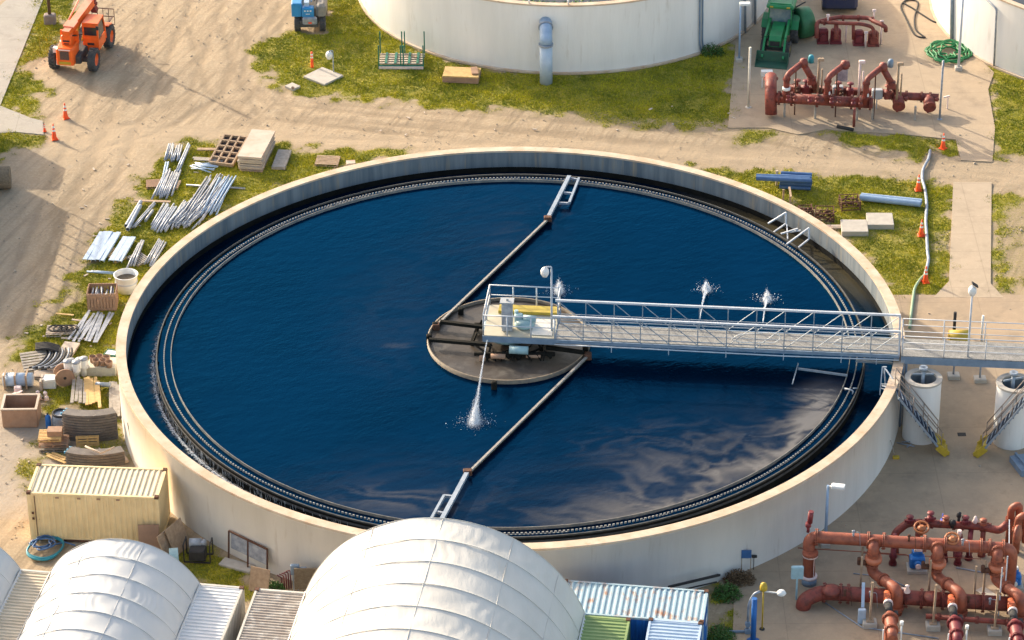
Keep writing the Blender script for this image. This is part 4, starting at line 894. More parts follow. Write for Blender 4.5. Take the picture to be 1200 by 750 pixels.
cont_far('beige roofed container between the two left white tents', (66, 670), 2.44, ax2, ay2, mroof=M_bgroof, mwall=M_cwall, nr=26)
cont_far('dull white roofed container with rust spots at the right side of the medium tent', (286, 687.5), 2.44, ax2, ay2, mroof=M_whroof, mwall=M_cwall, nr=24)
cont_far('grey brown roofed container along the left side of the large tent', (364, 694), 2.44, ax1, ay1, mroof=M_grroof, mwall=M_cwall, nr=30)
P0, P1 = at(661, 679, 2.59), at(830.5, 691.7, 2.59); yw = math.atan2(P1.y-P0.y, P1.x-P0.x); pn = Vector((math.sin(yw), -math.cos(yw), 0))*2.44
rc = container('blue container with rust streaked pale blue roof at the right end of the large tent', (P0.x+pn.x, P0.y+pn.y, 0), yw, L=(P1-P0).length, mroof=M_rustroof, mwall=M_cblue, nr=24, mtrim=M_rustroof)
b = MB(); Lr = (P1-P0).length; b.box((Lr+.004, 1.5, 1.7), (.012, .5, .34)); b.build('white_patch', M_white, rc)
axc = Vector((math.cos(yw), math.sin(yw), 0)); ayc = Vector((axc.y, -axc.x, 0))
cont_far('green roofed container tucked against the right side of the large tent', (739, 724.7), 2.44, axc, ayc, mroof=M_cgreen, mwall=M_cgreen, nr=24)
cont_far('container with clean white roof in front of the rust streaked roof', (823.5, 729), 2.3, axc, ayc, mroof=M_palep, mwall=M_cblue, nr=24, mtrim=M_palep)
# ================================================================ VEHICLES
def smooth_(pts): return bend(pts, .4)
def wheel(parent, c, R, w, rimm, side=1, lugs=20):
    x, y, z = c; b = MB(); pr = [(R*.55, -w/2*.8), (R*.8, -w/2), (R*.94, -w/2*.92), (R, -w/2*.7), (R, w/2*.7), (R*.94, w/2*.92), (R*.8, w/2), (R*.55, w/2*.8), (R*.55, -w/2*.8)]
    b.lathe(pr, c, 32, axis=(1, 0, 0))
    for k in range(lugs):
        a = 2*math.pi*k/lugs
        for s in (-1, 1):
            a2 = a+(.5 if s > 0 else 0)*2*math.pi/lugs; M = Matrix.Rotation(a2, 3, 'X') @ Matrix.Rotation(.45*s, 3, 'Z')
            M = Matrix.Rotation(a2, 3, 'X'); b.box(Vector(c)+M @ Vector((s*w*.24, 0, R+.01)), (w*.46, R*.12, .05), M=M @ Matrix.Rotation(.5*s, 3, 'Z'))
    o = b.build('wheel', M_tyre, parent)
    b = MB(); b.lathe([(0, w*.2*side), (R*.2, w*.22*side), (R*.3, w*.1*side), (R*.5, w*.15*side), (R*.57, w*.42*side)], c, 24, axis=(1, 0, 0)); b.lathe([(0, -w*.1*side), (R*.56, -w*.3*side)], c, 24, axis=(1, 0, 0))
    b.build('rim', rimm, o); return o
# telehandler
p = at(88, 80); v = thing('telehandler', 'orange telescopic handler with raised boom parked on the dirt at left top', 'telehandler', p, -.18)
for x in (-1.18, 1.18):
    for y in (0, 3.2): wheel(v, (x, y, .66), .66, .46, M_torange, 1 if x > 0 else -1)
b = MB(); b.bbox((0, 1.7, .85), (1.15, 4.6, .5), .06); b.box((0, 0, .64), (1.9, .25, .25)); b.box((0, 3.2, .64), (1.9, .25, .25)); b.build('chassis', M_tyre, v)
b = MB(); b.bbox((-.25, -.35, 1.18), (1.05, 1.3, 1.05), .08); b.bbox((-.78, 1.6, 1.15), (.5, 2.0, .55), .06); eng = b.build('engine_cover', M_torange, v)
b = MB(); b.box((-.25, -1.008, 1.28), (.55, .03, .55)); 
for k in range(6): b.box((-.25, -1.03, 1.08+k*.08), (.5, .02, .02))
b.build('grille', M_tbrown, eng); b = MB(); b.box((-.25, -1.012, .80), (.7, .03, .16)); b.build('bumper_plate', M_yellow, eng)
b = MB(); b.box((-.25, -1.01, 1.62), (.7, .02, .06)); b.build('trim_strip', M_pinkw, eng)
b = MB(); b.bbox((-.25, -.1, 1.98), (.62, .7, .62), .05); b.bar((-.52, .2, 1.6), (-.52, .2, 2.35), .12, .5); b.bar((.05, .2, 1.6), (.05, .2, 2.35), .12, .5); b.build('boom_mount', M_torange, v)
b = MB(); b.bar((-.25, -.45, 2.36), (.16, 3.5, 2.72), .46, .42); bo = b.build('boom', M_torange, v)
b = MB(); q0, q1 = Vector((-.25, -.45, 2.36)), Vector((.16, 3.5, 2.72)); u = Vector((0, -.09, .995)); b.bar(q0+u*.22, q1+u*.22, .44, .02); b.build('boom_top', M_tpink, bo)
b = MB(); b.bar(q0.lerp(q1, .12)+u*.25, q0.lerp(q1, .3)+u*.25, .66, .08); b.cyl(Vector((-.5, .4, 2.5)), Vector((-.5, 3.1, 2.9)), .05); b.build('boom_fitting', M_tpink, bo)
b = MB(); b.bar((.16, 3.4, 2.7), (.2, 3.95, 1.9), .36, .3); b.bbox((.18, 3.55, 2.8), (.5, .35, .4), .05); b.cyl((-.1, 3.7, 2.5), (.45, 3.7, 2.5), .1, 10); b.build('boom_head', M_maroon, v)
b = MB(); b.cyl((.0, .5, 1.7), (.0, 2.0, 2.45), .09); b.cyl((.28, .9, 1.4), (.28, 2.2, 2.3), .07); b.build('lift_ram', M_yellow, v)
b = MB(); y0, y1 = .95, 2.35; xa, xb = .36, 1.22
pts = [(y0, .9), (y0+.05, 2.45), (y1-.25, 2.5), (y1, 1.7), (y1+.15, .9)]
for x, s in ((xa, 1), (xb, 1)):
    for i in range(4): b.bar((x, pts[i][0], pts[i][1]), (x, pts[i+1][0], pts[i+1][1]), .09, .09)
b.box(((xa+xb)/2, (y0+y1)/2-.1, 2.5), (xb-xa+.1, y1-y0-.15, .07)); b.box(((xa+xb)/2, y0, 1.15), (xb-xa, .08, .75)); b.box((xb, (y0+y1)/2, 1.1), (.08, y1-y0, .6)); b.box((xa, (y0+y1)/2, 1.1), (.08, y1-y0, .6))
for x in (xa, xb): b.bar((x, y0, .9), (x, y0+.05, 2.45), .1)
b.box(((xa+xb)/2, y0+.02, 1.62), (xb-xa, .07, .2)); b.box(((xa+xb)/2, y0+.04, 2.36), (xb-xa, .07, .22))
cab = b.build('cab', M_torange, v)
b = MB(); b.box(((xa+xb)/2, y0+.05, 1.98), (xb-xa-.1, .02, .6)); b.box((xb-.02, (y0+y1)/2, 1.9), (.02, y1-y0-.25, .95)); b.box((xa+.02, (y0+y1)/2, 1.9), (.02, y1-y0-.25, .95)); b.build('window', M_glass, cab)
b = MB(); b.bbox(((xa+xb)/2, 1.5, 1.35), (.5, .5, .5), .08); b.bbox(((xa+xb)/2, 1.3, 1.75), (.45, .14, .5), .05); b.build('seat', M_black, cab)
b = MB()
for z in (1.0, 1.5, 2.0): b.bar((-.4, 4.15, z), (1.3, 4.15, z), .05)
for k in range(6): x = -.4+k*.34; b.bar((x, 4.15, 1.0), (x, 4.15, 2.0), .03)
for x in (-.6, .9): b.bar((x*.8+.1, 4.15, 1.0), (x*.8+.1, 5.2, .95), .12, .05)
b.build('fork_carriage', M_tbrown, v)
b = MB()
for x in (-.9, 1.3): b.bar((x*.9-.1, 3.0, 1.42), (x*.9-.1, 3.7, 1.3), .4, .05)
b.build('mudguard', M_torange, v)
b = MB(); b.cyl((-.62, .2, 1.3), (-.62, .2, 2.0), .06); b.bbox((1.3, .7, 2.35), (.16, .08, .24)); b.bar((1.25, .95, 2.3), (1.3, .7, 2.35), .03); b.build('exhaust', M_black, v)
b = MB(); b.box((-.95, -.35, 1.32), (.3, .3, .3)); b.box((-.92, -.4, .55), (.25, .25, .3)); build_split(b, 'lamp_guard', M_white, v)
b = MB()
for k in range(4): b.tube(bend([(.05+k*.05, -.2, 2.2), (.2+k*.04, .6, 1.9), (.22, 1.3+k*.1, 1.6), (.1, 2.2, 1.5)], .3), .025, 6)
b.tube(smooth_([(-.5, -.3, 2.3), (-.62, .6, 2.15), (-.5, 1.8, 2.35)]), .03, 6); b.build('hydraulic_hose', M_black, v)
b = MB(); b.box((-.25, -.46, 1.95), (.4, .012, .1)); b.box((-.25, -.462, 1.78), (.3, .012, .05)); b.box(((xa+xb)/2, y0-.045, 1.2), (.4, .012, .14)); b.build('decal', M_black, v)
# blue boom lift
p = at(363, 36); v = thing('boom_lift', 'blue boom lift machine cut by the top edge of the picture', 'boom lift', p, 0)
for x in (-.72, .78):
    for y in (0, 2.3): wheel(v, (x, y+.1, .46), .46, .36, M_white, 1 if x > 0 else -1, 16)
b = MB(); b.bbox((0, 1.2, .62), (1.1, 3.2, .4), .05); b.build('chassis', M_tyre, v)
b = MB(); b.bbox((.05, -.35, .86), (.86, .3, .42), .08); bp = b.build('bumper', M_pipel, v); b = MB(); b.box((.07, -.512, .75), (.2, .02, .1)); b.build('reflector', M_coneo, bp)
b = MB(); b.bbox((-.05, -.1, 1.35), (.72, .5, .55), .05); cwt = b.build('counterweight', M_blue, v)
b = MB()
for k in range(3): b.box((-.22+k*.17, -.356, 1.46), (.1, .015, .07))
b.box((-.05, -.356, 1.26), (.24, .015, .04)); b.build('decal', M_white, cwt)
b = MB(); b.bbox((-.72, .95, 1.45), (.62, 2.3, .85), .05); b.build('engine_hood', M_blue, v)
b = MB(); b.bbox((.72, .9, 1.4), (.6, 2.2, .75), .15); b.build('side_cover', mat('grey brown cover', (0.27, 0.25, 0.22), (0.2, 0.18, 0.16), .7, 3), v)
b = MB(); b.bar((-.12, -.1, 1.75), (-.12, 3.8, 2.2), .3, .3); b.bar((.14, .4, 1.75), (.14, 2.8, 1.9), .1, .1); b.build('boom', M_palep, v)
b = MB(); 
for k in range(6): b.tube(bend([(.3, .3+k*.2, 1.8), (.45, .6+k*.2, 2.0), (.35, 1.0+k*.2, 1.75)], .2), .03, 6)
b.build('hydraulic_hose', M_black, v)
b = MB(); b.bar((-.12, 3.7, 2.2), (-.12, 4.4, 1.2), .25); 
for z in (1.0, 1.6, 2.1):
    b.bar((-1, 4.5, z), (.8, 4.5, z), .04); b.bar((-1, 5.2, z), (.8, 5.2, z), .04); b.bar((-1, 4.5, z), (-1, 5.2, z), .04); b.bar((.8, 4.5, z), (.8, 5.2, z), .04)
for x in (-1, .8):
    for y in (4.5, 5.2): b.bar((x, y, 1), (x, y, 2.1), .04)
b.box((-.1, 4.85, 1.0), (1.8, .7, .05)); b.build('work_platform', M_blue, v)
# tractor, facing the camera
p = at(915, 47); v = thing('tractor', 'green tractor with cab and front loader parked between the white tank and the red pipes', 'tractor', p, math.radians(167))
for x in (-.85, .85):
    wheel(v, (x, 0, .72), .72, .46, M_mustard, 1 if x > 0 else -1); wheel(v, (x*.86, 2.05, .44), .44, .3, M_mustard, 1 if x > 0 else -1, 16)
b = MB(); b.bbox((0, 1.0, .75), (.5, 2.6, .45), .05); b.box((0, 2.05, .44), (1.3, .2, .2)); b.build('chassis', M_tyre, v)
b = MB(); prf = [(.75, .85), (.75, 1.55), (1.3, 1.52), (2.3, 1.33), (2.55, 1.15), (2.55, .75), (.75, .7)]
for s in (0,): b.prof(prf, (-.36, 0, 0), (0, 1, 0), (0, 0, 1), (.72, 0, 0))
hd = b.build('hood', M_green, v); b = MB(); b.box((0, 2.556, .95), (.56, .02, .3)); b.build('grille', M_black, hd)
b = MB()
for s in (-1, 1): b.prof([(-.85, .95), (-.7, 1.45), (-.2, 1.62), (.4, 1.5), (.75, 1.1), (.6, 1.1), (.3, 1.35), (-.2, 1.5), (-.6, 1.36), (-.75, .95)], (s*.62 if s > 0 else -1.1, 0, 0), (0, 1, 0), (0, 0, 1), (.48, 0, 0))
b.build('mudguard', M_green, v)
b = MB(); b.bbox((0, -.02, 2.52), (1.62, 1.75, .2), .18); b.bbox((0, -.02, 2.64), (1.3, 1.35, .08), .1)
for x in (-.68, .68):
    b.bar((x, .72, 1.2), (x*.96, .6, 2.45), .07); b.bar((x, -.75, 1.4), (x*.96, -.72, 2.45), .08); b.bar((x, .1, 1.4), (x, .05, 2.45), .05)
b.box((0, .1, 1.15), (1.3, 1.4, .12)); b.box((0, -.74, 1.35), (1.3, .08, .3)); cab = b.build('cab', M_green, v)
b = MB(); b.prof([(.7, 1.3), (.6, 2.42), (.59, 2.42), (.69, 1.3)], (-.64, 0, 0), (0, 1, 0), (0, 0, 1), (1.28, 0, 0)); b.build('windscreen', mat('reflective tinted glass', (0.22, 0.26, 0.24), (0.06, 0.12, 0.16), .12, 1.2, spec=.6), cab)
b = MB()
for x in (-.69, .69): b.box((x, -.02, 1.9), (.02, 1.2, 1.0))
b.box((0, -.74, 1.95), (1.2, .02, .9)); b.build('side_window', M_glass, cab)
b = MB(); b.box((-.5, .87, 2.53), (.2, .04, .08)); b.box((.5, .87, 2.53), (.2, .04, .08)); b.build('work_lamp', M_yellow, cab)
for s in (-1, 1):
    b = MB(); b.bar((s*.55, .9, .8), (s*.55, .75, 1.65), .14, .12); b.bar((s*.55, .7, 1.65), (s*.6, 2.4, 1.25), .12, .2); b.bar((s*.6, 2.4, 1.25), (s*.62, 3.3, .35), .12, .2); b.cyl((s*.5, 1.2, .9), (s*.55, 2.2, 1.15), .05); b.build('loader_arm', M_green, v)
b = MB(); b.prof([(3.15, .75), (3.2, .1), (3.95, .03), (3.95, .08), (3.28, .16), (3.22, .75)], (-.95, 0, 0), (0, 1, 0), (0, 0, 1), (1.9, 0, 0))
for x in (-.95, .93): b.prof([(3.15, .75), (3.2, .1), (3.95, .03), (3.3, .75)], (x, 0, 0), (0, 1, 0), (0, 0, 1), (.02, 0, 0))
b.build('bucket', mat('dark bucket green', (0.02, 0.10, 0.06), (0.03, 0.08, 0.055), .6, 4), v)
p = at(941, 44); v = thing('round_baler', 'rounded dark green farm implement standing beside the green tractor', 'farm implement', p, .35)
b = MB(); b.lathe([(0, -.45), (.75, -.45), (.92, -.35), (.95, 0), (.92, .35), (.75, .45), (0, .45)], (0, 0, 1.0), 28, axis=(1, 0, 0)); b.bbox((-.1, .6, 1.1), (.9, .7, 1.0), .12); b.build('drum_housing', mat('implement green', (0.035, 0.17, 0.07), (0.03, 0.12, 0.055), .5, 2.5), v)
for x in (-.6, .6): wheel(v, (x, .1, .36), .36, .22, M_mustard, 1 if x > 0 else -1, 12)
b = MB(); b.bar((-.5, .5, 1.75), (.5, .9, 1.85), .06); b.bar((0, .9, .5), (-.2, 2.0, .45), .12); b.build('hitch_frame', M_black, v)
p = at(984, 16); v = thing('tarped_trailer', 'dark blue tarped trailer with a yellow strap behind the upper red pumps', 'trailer', p, -.03)
b = MB(); b.bbox((0, .9, 1.0), (2.1, 2.4, 1.0), .2); 
for k in range(5): b.bbox((-.8+k*.4, .5+.2*(k % 2), 1.5), (.4, .8, .3), .12)
b.build('tarped_load', mat('navy tarp', (0.025, 0.035, 0.09), (0.04, 0.045, 0.08), .5, 3, .4, 9), v)
for x in (-.95, .95): wheel(v, (x, .7, .36), .36, .2, M_white, 1 if x > 0 else -1, 12)
b = MB(); b.tube([(-1.08, -.32, 1.2), (-.5, -.33, 1.12), (.3, -.33, 1.1), (1.08, -.32, 1.22)], .035, 6); b.build('strap', M_yellow, v)
b = MB(); b.box((0, .9, .45), (1.9, 2.3, .12)); b.bar((0, -.2, .45), (0, -.3, .45), .1); b.build('frame', M_black, v)
# unseen stand-in boxes, added so their shadow falls over the yard's left side
P_, Q_ = at(-30, 190), at(-85, 330); yw2 = math.atan2(Q_.y-P_.y, Q_.x-P_.x)
t = thing('shadow_caster', 'unseen railed box added to cast the shadow at the left of the dirt yard', 'shadow caster', P_, yw2); Lc = (Q_-P_).length
b = MB(); b.bbox((Lc/2, -3.0, 1.8), (Lc, 6, 3.4), .05); b.build('wall', M_cwall, t)
b = MB(); rail(b, [(0, 0, 3.5), (Lc, 0, 3.5)], 1.5, .05, (.5, 1.0), 1.1); b.build('caster_rail', M_steel, t)
b = MB(); b.bbox((-3.0, -1.6, 1.5), (2.6, 3.0, 3.0), .05); b.build('second_caster', M_cwall, t)  # second unseen box, added to carry the cast shadow further up the yard

# ================================================================ RED PIPEWORK
def V(*p): return Vector(at(*p))
def fl(mb, p, d, r, w=.09):
    p = Vector(p); d = Vector(d).normalized(); w = w*.62; mb.cyl(p-d*w, p-d*.012, r*1.40, 18); mb.cyl(p+d*.012, p+d*w, r*1.40, 18)
    M = d.to_track_quat('Z', 'Y').to_matrix()
    for k in range(10): a = 2*math.pi*k/10; q = p+M @ Vector((r*1.24*math.cos(a), r*1.24*math.sin(a), 0)); mb.tube([q-d*(w+.035), q+d*(w+.035)], .024, 5, smooth=False)
def pump_set(label, base): return thing('pump_manifold', label, 'pipework', at(*base))
zH = 2.3
t = pump_set('big orange red pump manifold on the shaded concrete at the right bottom corner', (1070, 715))
A, B_ = V(948, 629, zH), V(1186, 643, zH); dH = (B_-A).normalized()
b = MB(); b.tube(bend([V(948, 684, .05), A, B_, B_+Vector((0, 0, -1.9))], .42, 6), .275, 20)
for px in (957, 1018, 1036, 1084, 1108, 1150, 1160, 1176): q = A.lerp(B_, (px-948)/238); fl(b, q, dH, .28)
fl(b, V(948, 684, .05)+Vector((0, 0, 1.65)), (0, 0, 1), .255)
b.build('upper_header', M_orange, t, world=True)
b = MB(); q = V(948, 684, 0); b.bar(q+Vector((.16, -.22, .4)), q+Vector((.16, -.22, 1.6)), .12, .02); b.lathe([(.255, 0), (.36, .02), (.36, .12), (.26, .14)], q+Vector((0, 0, .35)), 20); b.lathe([(.26, 0), (.35, 0), (.35, .08), (.26, .1)], q+Vector((0, 0, 1.52)), 20); b.build('pipe_band', M_pinkw, t, world=True)
b = MB(); q = V(948, 684, 0); b.cyl(q, q+Vector((0, 0, .38)), .34, 20); b.build('base_coupling', M_slate, t, world=True)
b = MB(); q = A+Vector((-.05, 0, .25)); b.cyl(q, q+Vector((0, 0, .35)), .07); b.cyl(q+Vector((0, 0, .3)), q+Vector((0, 0, .5)), .13, 12); b.cyl(q+Vector((.06, 0, .5)), q+Vector((.1, 0, 1.1)), .12, 12); b.build('air_valve', M_maroon, t, world=True)
# lower header
b = MB(); pl = [V(941, 716, -.2), V(942, 703, .45), V(962, 694, .58), V(1030, 698, .58), V(1215, 710, .58)]
b.tube(bend(pl, .5, 6), .335, 22)
for px in (966, 985, 994, 1062, 1080, 1105, 1128, 1152, 1182): q = V(px, 694+(px-962)*.063, .58); fl(b, q, dH, .335, .08)
b.lathe([(.34, 0), (.42, .0), (.42, .2), (.2, .32), (0, .34)], V(974, 694.5, .75), 18); b.lathe([(.3, 0), (.36, 0), (.36, .2), (0, .26)], V(1092, 702, .8), 16)
b.build('lower_header', M_red, t, world=True)
for i, x0 in enumerate((1023, 1098, 1168)):
    dy = (x0-1023)*.062; c = V(x0, 633.5+dy, zH); f = Vector((0, -.48, 0)); d1 = c+f; d2 = d1+Vector((-.06, -.02, -1.32)); e1 = V(x0+29, 690+dy, 1.30)+Vector((0, -.1, 0)); hx = d2.lerp(e1, .45); e2 = Vector((e1.x, e1.y, .02))
    b = MB(); b.tube(bend([c, d1, d2, e1, e2], .4, 6), .245, 20)
    fl(b, d1+Vector((0, 0, -.34)), (0, 0, 1), .22, .06); fl(b, d2+Vector((0, 0, .40)), (0, 0, 1), .22); fl(b, c+f*.6, (0, 1, 0), .24); fl(b, hx, e1-d2, .225); fl(b, e2+Vector((0, 0, .35)), (0, 0, 1), .225)
    b.build('drop_pipe', M_orange, t, world=True)
    b = MB(); q = d1+Vector((0, 0, -.62)); b.lathe([(.22, -.2), (.37, -.16), (.39, -.05), (.39, .06), (.30, .10), (.2, .11)], q, 24); b.build('butterfly_valve', mat('valve orange', (0.56, 0.19, 0.10), (0.46, 0.14, 0.07), .5, 3), t, world=True)
    b = MB(); q = d1+Vector((-.34, -.1, -.78))
    b.cyl(q, q+Vector((-.25, 0, 0)), .13, 12); b.bbox(q+Vector((-.3, 0, .1)), (.16, .2, .35), .04); b.build('valve_actuator', M_rust, t, world=True)
    # vertical turbine pump in front
    xs_ = x0+16; q = V(xs_, 694+dy, 1.15)
    yy = Vector((-.03, -1, 0)); s = q+Vector((0, 0, .05))
    b = MB(); b.cyl(s+yy*.1, s+yy*.9, .14, 14); b.bbox(s+yy*.45, (.32, .28, .32), .05); b.build('isolating_valve', mat('bright red orange paint', (0.55, 0.12, 0.04), (0.4, 0.09, 0.035), .5, 4), t, world=True)
    b = MB(); b.cyl(s+yy*.86, s+yy*1.0, .21, 16); b.cyl(s+yy*2.45, s+yy*2.55, .22, 16); b.build('white_collar', M_pinkw, t, world=True)
    b = MB(); b.cyl(s+yy*1.0, s+yy*1.75, .17, 14); b.bbox(s+yy*1.5+Vector((.3, 0, -.2)), (.2, .3, .3)); b.build('flexible_joint', M_black, t, world=True)
    b = MB(); b.tube([s+yy*1.7, s+yy*2.0, s+yy*2.5, s+yy*3.1, s+yy*3.6], [.18, .26, .27, .22, .22], 18); fl(b, s+yy*2.1, yy, .26); fl(b, s+yy*2.9, yy, .22); b.bbox(s+yy*2.5+Vector((0, 0, -.6)), (.5, .6, .7)); b.build('pump_body', M_orange if i == 0 else M_maroon, t, world=True)
    b = MB(); b.cyl(s+yy*3.1+Vector((.4, 0, -.9)), s+yy*3.1+Vector((.4, 0, .5)), .04); b.cyl(s+yy*3.1+Vector((.4, 0, .4)), s+yy*3.1+Vector((.4, 0, .6)), .08, 10); b.cyl(s+yy*3.0+Vector((-.36, 0, -.9)), s+yy*3.0+Vector((-.36, 0, .1)), .03); b.build('gauge', M_white, t, world=True)
    # support stand
    g_ = V((1019, 1093, 1165)[i], (734, 737, 742)[i], 0); b = MB(); b.bbox(g_+Vector((0, 0, .15)), (.62, .5, .3), .03); b.build('footing', M_slab, t, world=True)
    b = MB(); b.bar(g_+Vector((0, 0, .3)), g_+Vector((.03, 0, 2.35)), .09); b.bbox(g_+Vector((0, 0, .34)), (.34, .3, .06)); b.bar(g_+Vector((-.05, 0, 2.3)), V((1030, 1103, 1173)[i], (690, 693, 697)[i], 1.1), .06); b.build('support_post', M_wood, t, world=True)
b = MB()
for px, py in ((1008, 651), (1008.5, 640), (1088, 655), (1141, 662), (1152, 655)): q = V(px, py+45, 0); b.bar(q, q+Vector((0, 0, 2.0)), .09)
build_split(b, 'support_leg', M_wood, t, True)
b = MB(); b.bbox(V(1010, 722, .38), (.34, .2, .75), .03); b.bar(V(1011, 712, .7), V(1011, 700, .75)+Vector((0, 0, .8)), .14, .04); b.build('junction_box', M_palep, t, world=True)
# rear manifold
b = MB(); zz = 1.45; pr_ = [V(1049, 650, .1), V(1048, 625, .95), V(1064, 612.5, zz), V(1082, 613, zz), V(1150, 617, zz), V(1172, 622, zz), V(1181, 613, zz+.3)]
b.tube(bend(pr_, .25, 5), .18, 14)
for px in (1078, 1092, 1118, 1128, 1150, 1160): fl(b, V(px, 612.5+(px-1064)*.06, zz), dH, .15, .06)
b.build('rear_header', M_red, t, world=True)
for k, (px, py, h) in enumerate(((1090, 613, .5), (1108, 615, .35), (1131, 616, .4), (1152, 617, .3), (1066, 613, .3))):
    q = V(px, py, zz); b = MB(); b.cyl(q+Vector((0, 0, -.1)), q+Vector((0, 0, h)), .075, 10); b.bbox(q+Vector((0, -.05, h*.6)), (.3, .26, .2), .04); b.cyl(q+Vector((-.25, 0, h*.5)), q+Vector((.25, 0, h*.5)), .06, 8); b.lathe([(.1, 0), (.17, .03), (.17, .07), (0, .09)], q+Vector((0, 0, h)), 12); b.build('gate_valve', M_orange if k % 2 else M_maroon, t, world=True)
for k, (px, py) in enumerate(((1000, 628), (1065, 633), (1128, 638), (990, 697), (1020, 699), (1135, 705), (1160, 707))):
    z_ = zH+.25 if py < 660 else .9; q = V(px, py, z_); b = MB(); b.cyl(q+Vector((0, 0, -.05)), q+Vector((0, 0, .22)), .05, 8); b.bbox(q+Vector((0, 0, .25)), (.14, .1, .1), .03); b.tube(bend([q+Vector((.02, 0, .2)), q+Vector((.25, -.15, .3)), q+Vector((.3, -.3, -.4))], .1), .014, 5); b.build('tapping', M_rust if k % 2 else M_pipel, t, world=True)
for k, (px, py) in enumerate(((1046, 640), (1074, 628), (1135, 634), (1150, 630), (1122, 640))):
    q = V(px, py+22, 0); b = MB(); b.cyl(q, q+Vector((0, 0, .95)), .13, 12); fl(b, q+Vector((0, 0, .5)), (0, 0, 1), .13, .06); fl(b, q+Vector((0, 0, .1)), (0, 0, 1), .13, .06); b.tube(bend([q+Vector((0, 0, .8)), q+Vector((0, 0, 1.2)), q+Vector((.1, .5, 1.3))], .2), .12, 10); b.build('riser_pipe', M_red if k % 2 else M_maroon, t, world=True)
b = MB(); b.tube([V(1085, 722, .5), V(1215, 732, .5)], .12, 12)
for px in (1100, 1128, 1145, 1180): fl(b, V(px, 722+(px-1085)*.077, .5), dH, .12, .06)
b.build('low_branch', M_red, t, world=True)
b = MB(); b.tube([V(958, 700, .06), V(1010, 735, .06), V(1100, 748, .06)], .03, 6); b.tube(bend([V(1000, 672, .05), V(1040, 676, .05), V(1065, 690, .05)], .3), .03, 6); b.tube([V(1120, 665, .06), V(1180, 676, .06)], .04, 6); b.build('ground_conduit', M_pipeg, t, world=True)
for (px, py, z, r) in ((1080, 618, zz+.2, .32), (1116, 631, zH+.32, .30)):
    b = MB(); q = V(px, py, z); b.tube([q+Vector((r*math.cos(a), r*math.sin(a)*.9, .12*math.sin(a))) for a in np.linspace(0, 2*math.pi, 21)[:-1]], .05, 6, closed=True)
    for k in range(4): a = k*math.pi/2+.3; b.bar(q, q+Vector((r*math.cos(a), r*math.sin(a)*.9, .12*math.sin(a))), .04)
    b.cyl(q+Vector((0, 0, -.4)), q+Vector((0, 0, .1)), .09, 10); b.lathe([(.12, -.2), (.2, -.1), (.2, .02), (0, .1)], q, 14)
    b.build('handwheel', mat('wheel orange brown', (0.46, 0.17, 0.06), (0.36, 0.12, 0.05), .5, 6), t, world=True)
b = MB(); 
for (px, py) in ((1182, 636), (1190, 648)): q = V(px, py, .0); b.tube(bend([q, q+Vector((0, 0, 1.9)), q+Vector((.35, 0, 2.1)), q+Vector((.4, 0, .6))], .3), .17, 14); fl(b, q+Vector((0, 0, 1.3)), (0, 0, 1), .17)
b.lathe([(0, -.06), (.42, -.06), (.42, .06), (0, .06)], V(1193, 626, 1.9), 20, axis=(1, -.5, .2)); b.build('end_pipe', M_orange, t, world=True)
b = MB()
for (px, py, h, r, mtl) in ((1123, 606, .5, .07, 0), (1116, 610, .25, .09, 0)): q = V(px, py+8, zz); b.cyl(q, q+Vector((0, 0, h)), r, 10); b.lathe([(0, .15), (r*1.6, .1), (r*1.6, -.1), (0, -.12)], q+Vector((0, 0, h)), 10)
b.build('black_valve', M_black, t, world=True)
b = MB(); q = V(1104, 614, zz); b.cyl(q, q+Vector((0, 0, .25)), .1, 10); b.cyl(q, q+Vector((0, 0, .55)), .03, 6); b.build('blue_valve', mat('violet blue paint', (0.16, 0.18, 0.62), None, .5, 3), t, world=True)
b = MB(); q = V(1142.5, 616, zz); b.lathe([(.14, 0), (.16, .1), (.1, .18), (.14, .24), (.1, .34), (.05, .5), (0, .52)], q, 14); b.cyl(V(1124, 628, zz+.2), V(1124, 628, zz+.2)+Vector((0, 0, .3)), .1, 12); b.lathe([(.14, 0), (.15, .05), (.05, .3), (.1, .35), (0, .38)], V(1063, 694, 1.2), 12); b.bar(V(1063, 690, 1.3), V(1054, 689, 1.3), .05); b.build('white_valve', M_pinkw, t, world=True)
b = MB(); b.bar(V(1182.5, 640, 2.3), V(1183, 607, 2.3)-Vector((0, 0, .1)), .04); q = V(1177, 700, .5); b.bar(q, q+Vector((0, 0, 2.2)), .05); b.bar(V(1170, 722, 0), V(1170, 722, 0)+Vector((0, 0, 2.6)), .05); build_split(b, 'white_standard', M_whiterail, t, True)
b = MB(); b.tube(bend([V(935, 642, .4), V(1065, 650, .4), V(1066, 658, .3)], .2), .025, 5); b.tube([V(1010, 648, .5), V(1150, 655, .5)], .02, 5); b.build('small_line', M_orange, t, world=True)
b = MB()
for (px, py) in ((1105, 658), (1122, 652)): q = V(px, py, 0); b.bbox(q+Vector((0, 0, .18)), (.4, .3, .36), .05); b.cyl(q+Vector((.1, 0, .3)), q+Vector((.1, 0, 1.1)), .08)
b.build('small_pump', M_maroon, t, world=True)
